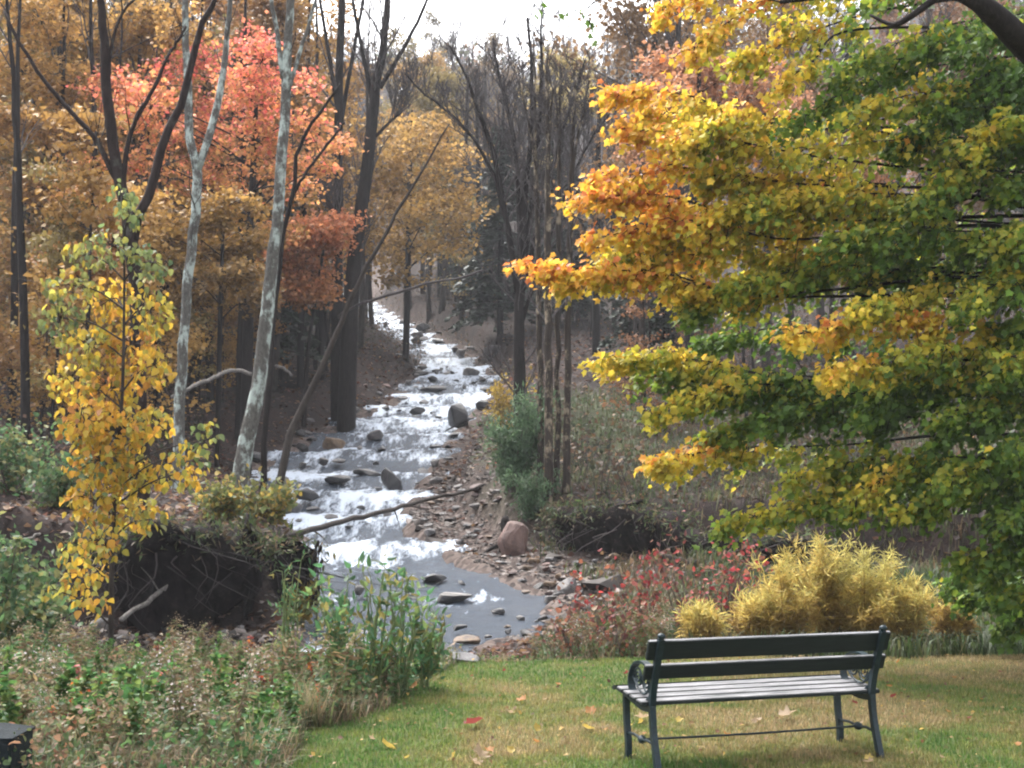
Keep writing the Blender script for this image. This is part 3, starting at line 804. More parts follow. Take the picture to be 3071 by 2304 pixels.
def hemlock(seed, H):
    rs = np.random.default_rng(seed)
    P = np.array([(0, 0, -0.2), (0.05, 0, H * .5), (0, 0.04, H)]); tg = Geo(); tg.add(*tube(curve(P, 10), np.linspace(0.16, 0.02, 10), 7))
    bb = Geo(); pos, yd = [], []
    for f in np.linspace(0.12, 0.98, 34):
        for a in rs.uniform(0, 6.28, 5):
            L = (1 - f) * H * 0.26 * rs.uniform(0.7, 1.1) + 0.25
            d = np.array([math.cos(a), math.sin(a), 0.0]); q = np.linspace(0, 1, 6)[:, None]
            Q = np.array([0, 0, f * H]) + d * L * q + np.array([0, 0, 1]) * (0.12 * L * q - 0.45 * L * q**2)
            bb.add(*tube(Q, np.linspace(0.022, 0.005, 6), 3, cap=False))
            k = int(14 + L * 14); s = rs.uniform(0.15, 1.02, k)[:, None]
            B = np.array([0, 0, f * H]) + d * L * s + np.array([0, 0, 1]) * (0.12 * L * s - 0.45 * L * s**2)
            perp = np.array([-d[1], d[0], 0]); sgn = rs.choice([-1, 1], k)[:, None]
            pos.append(B); yd.append(perp * sgn + d * 0.5 + rs.normal(size=(k, 3)) * 0.2 + (0, 0, -0.25))
    pos, yd = np.concatenate(pos), np.concatenate(yd); n = len(pos)
    V, T, k = leaves(pos, yd, rdir(n, rs, 3), 0.42 * rs.uniform(0.6, 1.2, n), LANCE if False else KITE)
    return tg, bb, (V, T, np.repeat(rs.random(n), k))
for i in range(2):
    tg, bb, lf = hemlock(380 + i, 11 + 2 * i); def_template('hemlock%d' % i, M_BARK_D, tg, bb, lf, M_NEEDLE)
def place(key, x, y, sc, colr, label, cat, group, name, rz=None, zs=1.0):
    e = thing(name, label, cat, (x, y, gz(x, y) - 0.05), group, rng.uniform(0, 6.28) if rz is None else rz)
    e.scale = (sc, sc, sc * zs)
    for nm, me in TEMPL[key]:
        o = child(nm, me, e, colr if nm == 'crown' else None)
        if nm != 'trunk': o['kind'] = 'stuff'
    return e
print('templates', time.time() - T0)
# ------------------------------------------------------------------ the trees one can tell apart
def stem_tree(name, label, stems, bark, twigs=None, cat='tree', seed=1, group=None, sides=9):
    """stems: first is the trunk (ends in the ground), the rest are limbs starting on it"""
    rs = np.random.default_rng(seed)
    def grow_on(st):               # what leaves the picture at the top goes on and tapers off
        if st[0][1] > 5: return st
        (u0, v0, d0, w0), (u1, v1) = st[0], st[1][:2]; k = 60 / max(v1 - v0, 8); du = max(-45, min(45, (u0 - u1) * k))
        return [(u0 + du * 2.2 + rs.normal() * 6, v0 - 130, d0, w0 * .25), (u0 + du, v0 - 62, d0, w0 * .65)] + list(st)
    stems = [grow_on(st) for st in stems]
    P0, r0 = px_path(stems[0], 30)
    base = P0[0] + np.array([0, 0, 0.15])
    e = thing(name, label, cat, tuple(base), group)
    wob = rs.normal(size=P0.shape) * 0.012; wob[:3] = 0; P0 = P0 + wob
    g = Geo(); g.add(*tube(P0, r0, sides)); g.build('trunk', bark, e, base)
    tw = Geo(); tips = []; paths = [(P0, r0)]
    for s in stems[1:]:
        P, r = px_path(s, 18, foot=False)
        P = P + rs.normal(size=P.shape) * 0.008
        g = Geo(); g.add(*tube(P, r, 7)); g.build('limb', bark, e, base); paths.append((P, r))
    if twigs:
        for (P, r) in paths:
            side_branches(tw, P, r, rs, twigs.get('n', 10), twigs.get('L', 1.2), twigs.get('spread', .6), twigs.get('up', .6), twigs.get('lo', .35), twigs.get('levels', 2), 4, tips, 0.45, twigs.get('cmin', .003))
        tw.build('branches', twigs.get('mat', bark), e, base)['kind'] = 'stuff'
    return e, base, tips, paths
def add_leaves(e, base, tips, seed, per, size, sig, colr, shape=KITE, flat=0.5, name='crown'):
    rs = np.random.default_rng(seed)
    V, T, t = tip_leaves(tips, rs, per, size, sig, shape, flat)
    o = mk(name, V, T, M_LEAF, e, tint=t, loc=base); o.color = (*colr, 1)
    return o
D1 = 17.4
e_fork, *_ = stem_tree('forked_tree', 'dark tree forking low into bare spreading limbs behind the yellow sapling',
    [[(99, -12, D1, 7), (103, 30, D1, 9), (106, 62, D1, 10), (111, 123, D1, 11), (119, 182, D1, 12), (131, 225, D1, 14), (137, 300, D1, 15), (139, 400, D1, 15), (141, 480, D1, 16), (142, 528, D1, 18)],
     [(219, -8, D1, 5), (199, 31, D1, 7), (185, 93, D1, 8), (164, 139, D1, 9), (150, 193, D1, 10), (139, 214, D1, 10), (134, 240, D1, 9)],
     [(4, 12, D1, 3), (31, 62, D1, 4), (69, 111, D1, 5), (93, 136, D1, 5.5), (108, 162, D1, 6), (120, 188, D1, 6)],
     [(170, 50, D1, 3), (152, 92, D1, 4), (139, 114, D1, 4.5), (128, 147, D1, 5), (124, 182, D1, 6), (127, 215, D1, 6)],
     [(186, 26, D1, 2.5), (176, 44, D1, 3), (168, 55, D1, 3)], [(138, -5, D1, 2.5), (118, 22, D1, 3), (110, 62, D1, 3.5), (109, 85, D1, 4)]],
    M_BARK_R, dict(n=7, L=0.9, levels=2, cmin=.003), seed=3)
D2 = 22
stem_tree('grey_birch', 'slender pale-barked birch that splits into two upright stems beside the salmon maple',
    [[(185, -10, D2, 6), (186, 40, D2, 7), (187, 77, D2, 8), (190, 139, D2, 9), (197, 167, D2, 10), (196, 208, D2, 10), (191, 250, D2, 10), (188, 290, D2, 10), (184, 333, D2, 10), (181, 379, D2, 11), (177, 450, D2, 12)],
     [(231, -10, D2, 5), (227, 40, D2, 6), (223, 75, D2, 7), (213, 123, D2, 8), (198, 170, D2, 8)]],
    M_BARK_L, dict(n=7, L=1.1, mat=M_BARK), seed=4)
D3 = 20
stem_tree('lichened_birch', 'tall pale birch mottled with lichen, leaning slightly at the brook bank',
    [[(292, -10, D3, 8), (288, 40, D3, 9), (285, 100, D3, 10.5), (282, 154, D3, 11), (278, 216, D3, 12), (272, 271, D3, 13), (267, 318, D3, 14), (259, 379, D3, 15), (247, 441, D3, 17), (238, 500, D3, 19)],
     [(270, -8, D3, 4), (276, 30, D3, 5), (284, 78, D3, 6)], [(318, -5, D3, 3), (304, 40, D3, 4), (287, 95, D3, 5)]],
    M_BARK_L, dict(n=9, L=1.1, lo=.62, mat=M_BARK), seed=5)
stem_tree('leaning_sapling', 'thin dark sapling leaning out over the brook from the birch foot',
    [[(449, 124, 20, 1.6), (427, 162, 20, 2.4), (400, 208, 20, 3.2), (378, 247, 20, 4), (350, 300, 20, 5), (324, 364, 20, 6), (301, 410, 20, 7), (285, 457, 19.8, 8), (269, 508, 19.6, 9)]],
    M_BARK, dict(n=12, L=0.8, lo=.45, levels=1), seed=6)
stem_tree('dark_sapling', 'thin dark sapling with two raking branches in front of the orange leaves',
    [[(341, 84, 21, 2), (321, 111, 21, 3), (299, 147, 21, 4), (293, 193, 21, 4.5), (284, 235, 21, 5), (276, 300, 21, 5), (268, 400, 20.5, 6), (262, 492, 20.3, 7)],
     [(345, 122, 21, 2), (329, 143, 21, 3), (308, 170, 21, 3), (294, 193, 21, 3.5)]], M_BARK_D, dict(n=5, L=0.7, lo=.5, levels=1), seed=7)
D4 = 42
stem_tree('dark_ash', 'straight near-black trunk rising from the bank beside the upper brook',
    [[(342, -20, D4, 6), (341, 0, D4, 7), (339, 100, D4, 9), (338, 200, D4, 10), (337, 300, D4, 12), (338, 378, D4, 15)],
     [(318, -10, D4, 3), (330, 60, D4, 4), (339, 120, D4, 5)], [(365, -10, D4, 3), (352, 60, D4, 4), (340, 130, D4, 5)]], M_BARK_D,
    dict(n=24, L=3.6, levels=3, up=.9, spread=.5, lo=.5, cmin=.009, mat=M_TWIG), seed=8)
stem_tree('gnarled_dark_tree', 'thick near-black trunk slanting up to a broken stub beside the upper brook',
    [[(389, -15, 41, 6), (383, 46, 41, 8), (376, 85, 41, 10), (372, 123, 41, 12), (366, 177, 41, 13), (358, 231, 41, 14), (351, 300, 41, 16), (346, 378, 41, 20)],
     [(430, -5, 41, 3), (408, 40, 41, 4), (380, 88, 41, 5)], [(352, -5, 41, 3), (362, 50, 41, 4), (374, 108, 41, 5)], [(402, 112, 41, 2), (390, 122, 41, 3), (372, 140, 41, 4)],
     [(330, 208, 41, 3), (340, 216, 41, 4), (360, 228, 41, 5)]], M_BARK_D,
    dict(n=22, L=3.6, levels=3, up=.8, spread=.5, lo=.5, cmin=.009, mat=M_TWIG), seed=9)
D5 = 30
stem_tree('bare_fan_tree', 'bare grey tree fanning into many thin stems beside the green willow shrub',
    [[(528, 18, D5, 2.5), (532, 77, D5, 4), (531, 139, D5, 5), (524, 200, D5, 7), (520, 280, D5, 10), (519, 340, D5, 11), (520, 400, D5, 13), (521, 440, D5, 14)],
     [(450, 46, D5, 2), (467, 77, D5, 3), (477, 108, D5, 4), (489, 139, D5, 5), (497, 170, D5, 5), (508, 231, D5, 6), (519, 300, D5, 7)],
     [(405, 74, D5, 1.5), (427, 96, D5, 2), (461, 123, D5, 3), (492, 172, D5, 3.5), (510, 240, D5, 4)],
     [(493, 38, D5, 2), (500, 80, D5, 3), (509, 116, D5, 4), (516, 154, D5, 4), (520, 240, D5, 6)],
     [(541, 15, D5, 2), (541, 93, D5, 4), (536, 170, D5, 5), (523, 270, D5, 6)],
     [(585, 60, D5, 2), (566, 120, D5, 3), (546, 190, D5, 4), (523, 290, D5, 5)],
     [(612, 110, D5, 1.5), (585, 150, D5, 2.5), (556, 220, D5, 3.5), (522, 320, D5, 4.5)]], M_BARK_D,
    dict(n=20, L=2.1, levels=3, up=.8, spread=.58, lo=.2, cmin=.008, mat=M_TWIG), seed=10)
CL = [(541, 6, .2), (549, 8, -.1), (557, 5.5, .15), (566, 7, 0)]
for i, (u, w, dd) in enumerate(CL):
    d = 24 + dd * 2; lean = (u - 552) * 0.28
    stem_tree('pole_tree', ['slim straight trunk of the clump next to the willow shrub', 'thickest straight trunk of the clump, second from the willow shrub', 'thinnest straight trunk of the clump, third from the willow shrub', 'outermost straight trunk of the clump, farthest from the willow shrub'][i],
        [[(u + lean * 2.6, 40 + 12 * i, d, w * .25), (u + lean * 1.8, 140, d, w * .6), (u + lean, 250, d, w * .9), (u + lean * .3, 380, d, w), (u, 488, d, w * 1.2)],
         [(u + lean * 4 + (8 if i % 2 else -8), 80, d, 1.5), (u + lean * 1.8, 170, d, 3), (u + lean, 260, d, 4)]], M_BARK_T,
        dict(n=8, L=1.8, levels=3, up=.7, spread=.6, lo=.5, cmin=.007, mat=M_TWIG), seed=30 + i, group='clump of straight trunks behind the cut bank')
SLIM = ['slim dark tree leaning away beside the dark forked tree', 'slim straight dark tree at the side of the gold wood', 'slim dark tree seen through the limbs of the forked tree', 'slim dark tree rising between the two pale birches', 'slim dark tree just behind the two-stemmed birch', 'slim dark tree between lichened birch and near-black trunks',
        'slim dark tree close beside the straight near-black trunk', 'slim dark tree rising behind the top of the yellow sapling', 'stout slim tree behind the fork of the dark tree', 'slim dark tree on the far bank near the head of the rapids', 'slim dark tree beside the hemlock on the far bank', 'slim dark tree just behind the bare fan tree stem', 'thin far tree beside the golden brookside tree', 'slim dark tree behind the straight trunk clump', 'slim dark tree above the dark hemlock bushes', 'slim dark tree behind the middle of the yellow maple']
for i, (u, v, d, w, lean) in enumerate([(30, 420, 26, 9, -12), (12, 430, 30, 8, 4), (60, 415, 34, 7, 2), (240, 385, 36, 8, 3), (210, 385, 40, 7, -4), (300, 382, 44, 7, 5), (322, 378, 46, 6, -3), (160, 395, 38, 7, 6), (100, 400, 33, 9, -5),
                                        (462, 322, 70, 6, 3), (480, 318, 66, 6, -2), (500, 322, 60, 6, 2), (440, 300, 82, 5, -2), (596, 330, 52, 8, 2), (640, 330, 55, 7, -4), (680, 300, 58, 7, 5)]):
    stem_tree('dark_trunk_tree', SLIM[i],
        [[(u + lean * 2, -20 if u < 400 or u > 650 else 75, d, w * .3), (u + lean, 170, d, w * .75), (u, v, d, w * 1.15)]], M_BARK_D,
        dict(n=12, L=2.6, levels=2, up=.8, spread=.55, lo=.35, cmin=.008, mat=M_TWIG), seed=50 + i, group='slim dark trees in the wood')
print('stem trees', time.time() - T0)
# crowns given as clusters: (u, v, half width px, half height px)
def cluster_tree(name, label, trunk, clusters, d, n, size, palette, bark=M_BARK_D, seed=1, depth=1.0, flat=True):
    rs = np.random.default_rng(seed)
    P0, r0 = px_path(trunk, 22); base = P0[0] + np.array([0, 0, 0.15])
    e = thing(name, label, 'tree', tuple(base))
    g = Geo(); g.add(*tube(P0, r0, 8)); g.build('trunk', bark, e, base)
    br = Geo(); pos, area = [], np.array([c[2] * c[3] for c in clusters], float)
    for c, a in zip(clusters, area / area.sum()):
        dd = d + rs.normal() * depth
        ctr = at(c[0], c[1], dd); s = dd / F
        zz = P0[:, 2]; i = int(np.argmin(np.abs(zz - (ctr[2] - 0.35 * abs(ctr[0] - np.interp(ctr[2], zz, P0[:, 0])) - 0.3))))
        Q = curve([P0[i], (P0[i] + ctr) / 2 + (0, 0, 0.15), ctr], 8); br.add(*tube(Q, np.linspace(max(.012, r0[i] * .35), .008, 8), 4, cap=False))
        m = max(12, int(n * a)); nt_ = max(5, m // 26)
        T_ = rs.normal(size=(nt_, 3)); T_ = norm(T_) * rs.uniform(0.2, 1.0, (nt_, 1))**0.5 * np.array([c[2] * s, min(c[2] * s, 1.2 * depth + .5), c[3] * s]) + ctr
        for t in T_: br.add(*tube(np.array([ctr, (ctr + t) / 2 + (0, 0, .05), t]), (.010, .007, .004), 3, cap=False))
        q = T_[rs.integers(nt_, size=m)]
        pos.append(q + rs.normal(size=(m, 3)) * np.array([0.20, 0.20, 0.10]) * max(1, d / 30))
    br.build('branches', bark, e, base)['kind'] = 'stuff'
    pos = np.concatenate(pos); m = len(pos)
    y = rdir(m, rs); y[:, 2] = y[:, 2] * .5 - .4
    V, T, k = leaves(pos, y, rdir(m, rs, 1.2), size * rs.uniform(.6, 1.3, m), KITE)
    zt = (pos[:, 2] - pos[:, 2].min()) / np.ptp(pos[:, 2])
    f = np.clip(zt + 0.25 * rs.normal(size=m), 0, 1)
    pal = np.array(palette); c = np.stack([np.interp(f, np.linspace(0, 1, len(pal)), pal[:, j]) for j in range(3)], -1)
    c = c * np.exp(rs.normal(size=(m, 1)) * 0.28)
    o = mk('crown', V, T, M_VLEAF, e, colr=np.repeat(c, k, 0), loc=base)
    return e
SAL = [(0.34, 0.20, 0.065), (0.50, 0.27, 0.09), (0.62, 0.28, 0.11), (0.64, 0.24, 0.13), (0.61, 0.15, 0.12)]
cluster_tree('salmon_maple', 'salmon-red maple glowing among the golden trees behind the pale birches',
    [(258, 60, 33, 3), (254, 150, 33, 6), (250, 250, 33, 9), (248, 330, 33, 11), (246, 420, 33, 13)],
    [(248, 42, 18, 20), (262, 62, 22, 22), (238, 84, 30, 24), (262, 105, 30, 26), (222, 120, 34, 26), (255, 140, 34, 24), (300, 78, 14, 12), (315, 88, 12, 10), (175, 68, 24, 14), (150, 85, 16, 14), (150, 108, 40, 26), (130, 110, 20, 20),
     (190, 140, 36, 24), (225, 165, 40, 20), (280, 165, 26, 16), (150, 160, 30, 18), (305, 120, 26, 14), (325, 140, 26, 10), (345, 146, 24, 8), (290, 190, 30, 14), (90, 170, 36, 14), (70, 185, 22, 12), (230, 200, 34, 14), (180, 180, 30, 14), (320, 165, 22, 12), (110, 90, 30, 22), (205, 60, 26, 22), (280, 230, 30, 14), (200, 235, 34, 14), (140, 205, 40, 14), (250, 265, 30, 12), (100, 230, 34, 12)],
    33, 11500, 0.14, SAL, seed=71, depth=1.3)
cluster_tree('orange_understorey_maple', 'small orange maple with flat layered leaves at the dark trunks by the brook',
    [(330, 215, 40, 2), (322, 260, 40, 3), (314, 310, 40, 3.5), (308, 350, 40, 4), (304, 395, 40, 5)],
    [(315, 228, 30, 9), (340, 220, 18, 6), (300, 245, 24, 12), (325, 245, 22, 10), (305, 270, 26, 12), (300, 292, 22, 12), (285, 262, 14, 10), (318, 290, 14, 12)],
    40, 6500, 0.16, [(0.38, 0.18, 0.07), (0.48, 0.21, 0.09), (0.54, 0.21, 0.10)], seed=72, depth=.6)
cluster_tree('golden_brookside_tree', 'hazy golden-leaved tree across the upper brook behind the leaning sapling',
    [(412, 110, 58, 2), (410, 180, 58, 4), (408, 260, 58, 6), (406, 320, 58, 7)],
    [(430, 128, 26, 18), (395, 130, 24, 16), (415, 150, 36, 20), (450, 155, 26, 16), (380, 165, 26, 20), (410, 185, 42, 20), (450, 190, 28, 18), (390, 215, 34, 18), (430, 215, 36, 16), (465, 205, 18, 20), (380, 245, 30, 16), (415, 248, 36, 14), (400, 272, 36, 10), (450, 240, 24, 16)],
    58, 7000, 0.22, [(0.26, 0.16, 0.05), (0.36, 0.215, 0.06), (0.38, 0.24, 0.08)], seed=73, depth=2.2)
cluster_tree('rusty_brown_tree', 'rusty pinkish-brown tree behind the top of the yellow and green maple',
    [(700, 30, 34, 3), (698, 120, 34, 5), (694, 220, 34, 7), (690, 330, 34, 9), (690, 400, 34, 10)],
    [(690, 70, 34, 20), (720, 80, 34, 22), (665, 95, 22, 18), (690, 105, 40, 20), (740, 100, 30, 24), (760, 70, 24, 24), (660, 125, 30, 12), (700, 135, 36, 16), (740, 140, 40, 20), (660, 60, 20, 16), (640, 150, 18, 12), (800, 110, 30, 20), (680, 160, 40, 16), (860, 165, 36, 18), (640, 190, 30, 18)],
    34, 8500, 0.15, [(0.25, 0.125, 0.065), (0.34, 0.165, 0.085), (0.40, 0.19, 0.10)], seed=74, depth=1.3)
# more golden trees that fill the wood behind the forked tree
cluster_tree('golden_wood_tree', 'broad old-gold tree filling the wood behind the spreading bare limbs',
    [(60, 20, 36, 4), (58, 150, 36, 7), (55, 300, 36, 10), (54, 400, 36, 12)],
    [(40, 20, 40, 26), (90, 40, 40, 26), (20, 70, 40, 26), (70, 85, 44, 26), (140, 20, 34, 24), (120, 60, 34, 24), (180, 25, 26, 22), (30, 125, 40, 24), (80, 140, 40, 22), (120, 130, 30, 18), (40, 190, 40, 18), (100, 200, 36, 16), (15, 160, 30, 18), (150, 40, 30, 26), (200, 60, 24, 24)],
    36, 13000, 0.16, [(0.26, 0.14, 0.045), (0.33, 0.185, 0.055), (0.38, 0.23, 0.07)], seed=75, depth=1.8)
cluster_tree('olive_gold_tree', 'olive-gold sapling crown low in the wood between the two pale birches',
    [(225, 190, 30, 2), (222, 260, 30, 4), (220, 330, 30, 5), (218, 400, 30, 6)],
    [(230, 205, 34, 12), (205, 225, 30, 14), (245, 235, 26, 12), (220, 250, 36, 12), (160, 235, 30, 14), (170, 265, 30, 12), (235, 275, 34, 12), (205, 290, 30, 12), (255, 300, 20, 14), (150, 215, 24, 12)],
    30, 6500, 0.13, [(0.15, 0.09, 0.035), (0.22, 0.135, 0.04), (0.30, 0.175, 0.05)], seed=76, depth=1.0)
cluster_tree('pale_gold_far_tree', 'pale dusty-gold tree among the bare grey crowns across the brook',
    [(560, 70, 62, 2), (562, 140, 62, 4), (560, 240, 62, 5), (558, 320, 62, 6)],
    [(555, 60, 20, 10), (575, 85, 20, 12), (590, 105, 22, 12), (565, 112, 18, 12), (540, 95, 14, 10), (575, 65, 16, 8), (548, 158, 8, 6)], 62, 2600, 0.22,
    [(0.24, 0.19, 0.08), (0.30, 0.24, 0.10)], seed=77, depth=1.5)
print('cluster trees', time.time() - T0)
# ------------------------------------------------------------------ the wood behind
GOLD = [(0.34, 0.20, 0.065), (0.30, 0.18, 0.06), (0.40, 0.245, 0.08), (0.27, 0.15, 0.06), (0.22, 0.17, 0.065), (0.37, 0.19, 0.075)]
def clear_of_brook(x, y, m):
    return not (s_left(y) - m < x < s_right(y) + m)
LBL = {'leafy': ('golden-brown leaved tree in the wood beyond the brook', 'tree', 'leafy trees in the wood', 'autumn_tree'),
       'under': ('small brown-gold understorey tree in the shade of the wood', 'tree', 'understorey trees in the wood', 'understorey_tree'),
       'bare': ('bare grey tree standing on the wooded slope', 'tree', 'bare trees on the slope', 'bare_tree'),
       'pole': ('thin dark pole of a tree in the crowded wood', 'tree', 'thin poles in the wood', 'young_tree'),
       'hemlock': ('dark green hemlock standing in the wood', 'tree', 'hemlocks in the wood', 'hemlock_tree')}
ZONES = [(-999, 95, 'behind the dark forked tree'), (95, 235, 'behind the salmon maple'), (235, 345, 'beside the near-black trunks'), (345, 480, 'around the head of the rapids'), (480, 660, 'behind the bare fan-shaped tree'), (660, 2000, 'behind the yellow and green maple')]
def zone(u): return [z[2] for z in ZONES if z[0] <= u < z[1]][0]
CW = {0: 'gold', 1: 'brown-gold', 2: 'bright gold', 3: 'russet', 4: 'olive-gold', 5: 'orange-brown'}
def wood_label(kind, u, y, c, sc):
    z = zone(u); r, g_, b = c
    cw = 'olive-gold' if g_ / r > .66 else 'russet' if g_ / r < .53 else 'gold'
    sz = 'low' if sc < .75 else 'middling' if sc < .95 else 'tall'
    far = 'far upslope' if y > 100 else 'deep inside' if y > 62 else 'near the front'
    t = {'leafy': '%s %s leafy tree %s, %s' % (sz, cw, z, far), 'under': '%s %s understorey tree %s' % (sz, cw, z), 'bare': '%s bare grey tree %s, %s' % (sz, z, far), 'pole': '%s thin dark pole of a tree %s' % (sz, z), 'hemlock': '%s dark green hemlock %s, %s' % (sz, z, far)}[kind]
    return t, LBL[kind][1], LBL[kind][2] + ' ' + z, LBL[kind][3]
def scatter(n, ulo, uhi, ylo, yhi, kinds, probs, sc=(0.8, 1.2), margin=2.5, zs=(0.9, 1.15), cols=GOLD):
    k = 0; tries = 0
    while k < n and tries < n * 12:
        tries += 1
        y = ylo + (yhi - ylo) * rng.random()**0.9; u = rng.uniform(ulo, uhi); x = (u - 512) / F * y
        if not clear_of_brook(x, y, margin): continue
        kind = rng.choice(kinds, p=probs); c = cols[int(rng.integers(len(cols)))]
        if kind == 'hemlock': c = (0.030, 0.042, 0.028)
        nv = sum(1 for q in TEMPL if q.startswith(kind)); s_ = rng.uniform(*sc); l = wood_label(kind, u, y, c, s_)
        place('%s%d' % (kind, int(rng.integers(nv))), x, y, s_, c, *l, zs=rng.uniform(*zs)); k += 1
scatter(12, -420, -120, 34, 62, ['leafy', 'bare', 'hemlock'], [.72, .14, .14], (.75, 1.05))
scatter(34, -120, 330, 38, 62, ['leafy', 'bare', 'hemlock'], [.72, .14, .14], (.75, 1.05))
scatter(34, -380, 340, 62, 100, ['leafy', 'bare', 'hemlock'], [.55, .30, .15], (.9, 1.3))
scatter(12, 60, 420, 46, 66, ['bare'], [1.0], (.8, 1.1), 2.5)
scatter(42, -80, 310, 26, 44, ['under'], [1.0], (.6, 1.1), 3.0)
scatter(34, 60, 335, 34, 60, ['pole'], [1.0], (.8, 1.2), 2.0)
scatter(30, 330, 490, 66, 104, ['bare', 'leafy', 'under'], [.55, .25, .2], (.7, 1.1), 0.8)
scatter(46, 450, 670, 58, 104, ['bare', 'hemlock'], [.84, .16], (.62, .9), 3.0)
scatter(12, 500, 660, 36, 60, ['pole', 'bare'], [.6, .4], (.45, .65), 5.0)
scatter(30, 640, 1150, 40, 95, ['leafy', 'bare', 'hemlock', 'under'], [.25, .45, .15, .15], (.8, 1.2), 3.0, cols=[(0.26, 0.13, 0.07), (0.24, 0.14, 0.06), (0.2, 0.12, 0.06)])
scatter(8, 620, 1000, 30, 40, ['under', 'pole'], [.6, .4], (.5, .8), 5.0, cols=[(0.22, 0.11, 0.06), (0.13, 0.09, 0.04)])
for u, y, s in ((640, 44, .5), (690, 47, .45), (500, 60, .8), (545, 64, .9), (470, 78, .8), (665, 40, .4), (90, 46, .7), (40, 50, .8), (130, 55, .8)):
    l = wood_label('hemlock', u, y, (.03, .04, .03), s); place('hemlock%d' % int(rng.integers(2)), (u - 512) / F * y, y, s, (0.028, 0.042, 0.032), *l)
scatter(60, 300, 760, 105, 165, ['bare', 'leafy'], [.85, .15], (.9, 1.2), 0.0, cols=[(0.19, 0.15, 0.06), (0.2, 0.13, 0.06)])
# the far hillside wood: one mass
def far_wood():
    rs = np.random.default_rng(77); g = Geo(); lf = []
    n = 1300
    y = rs.uniform(125, 262, n); u = rs.uniform(-420, 1450, n); x = (u - 512) / F * y
    z = ground(x, y)
    for i in range(n):
        H = rs.uniform(9, 15); r = rs.uniform(.10, .2); b = np.array([x[i], y[i], z[i]])
        top = b + (rs.normal() * .6, rs.normal() * .6, H)
        P = np.array([b, (b + top) / 2 + rs.normal(size=3) * .3, top])
        g.add(*tube(P, (r, r * .7, r * .15), 4, cap=False), c=(0.085, 0.078, 0.08))
        m = 38; f = rs.uniform(.2, 1, m); S = b + (top - b) * f[:, None]
        a = rs.uniform(0, 6.28, m); L = H * .24 * (1.2 - .8 * f) * rs.uniform(.6, 1.2, m)
        d = norm(np.stack([np.cos(a), np.sin(a), rs.uniform(.5, 1.6, m)], -1)); E = S + d * L[:, None]
        w = norm(np.cross(d, rs.normal(size=(m, 3)))) * 0.085
        V = np.stack([S - w, S + w, E], 1).reshape(-1, 3); g.add(V, T=np.arange(3 * m).reshape(-1, 3), c=(0.12, 0.11, 0.115))
        m2 = m * 4; k = rs.integers(m, size=m2); ff = rs.uniform(.25, 1, m2)[:, None]
        S2 = S[k] + d[k] * L[k][:, None] * ff; d2 = norm(d[k] + rs.normal(size=(m2, 3)) * .6); E2 = S2 + d2 * (L[k] * .55)[:, None]
        w = norm(np.cross(d2, rs.normal(size=(m2, 3)))) * 0.055
        g.add(np.stack([S2 - w, S2 + w, E2], 1).reshape(-1, 3), T=np.arange(3 * m2).reshape(-1, 3), c=(0.13, 0.12, 0.125))
        if rs.random() < .38:
            q = 110; pos = S2[rs.integers(m2, size=q)] + rs.normal(size=(q, 3)) * .5
            lf.append((pos, np.array([(0.22, .15, .06), (.17, .15, .06), (.09, .10, .05), (.22, .12, .06)][rs.integers(4)])))
    pos = np.concatenate([p for p, _ in lf]); m = len(pos); c = np.repeat(np.array([k for _, k in lf]), 110, 0)
    V, T, k = leaves(pos, rdir(m, rs), rdir(m, rs, 1), rs.uniform(.4, .8, m), KITE)
    g.add(V, T=T, c=np.repeat(c * np.exp(rs.normal(size=(m, 1)) * .2), k, 0))
    o = g.build('far_wood', M_VLEAF)
    tag(o, 'far hillside wood of mostly bare grey trees under the white sky', 'forest', kind='stuff')
far_wood()
print('wood', time.time() - T0)
# ------------------------------------------------------------------ the yellow and green maple
def pal(f, stops):
    p = np.array([s[0] for s in stops]); c = np.array([s[1] for s in stops])
    return np.stack([np.interp(f, p, c[:, j]) for j in range(3)], -1)
MAPLE_PAL = [(0.0, (0.060, 0.118, 0.022)), (0.22, (0.105, 0.185, 0.026)), (0.38, (0.21, 0.26, 0.032)), (0.52, (0.42, 0.37, 0.040)), (0.70, (0.64, 0.46, 0.055)), (0.84, (0.64, 0.34, 0.05)), (1.0, (0.54, 0.17, 0.05))]
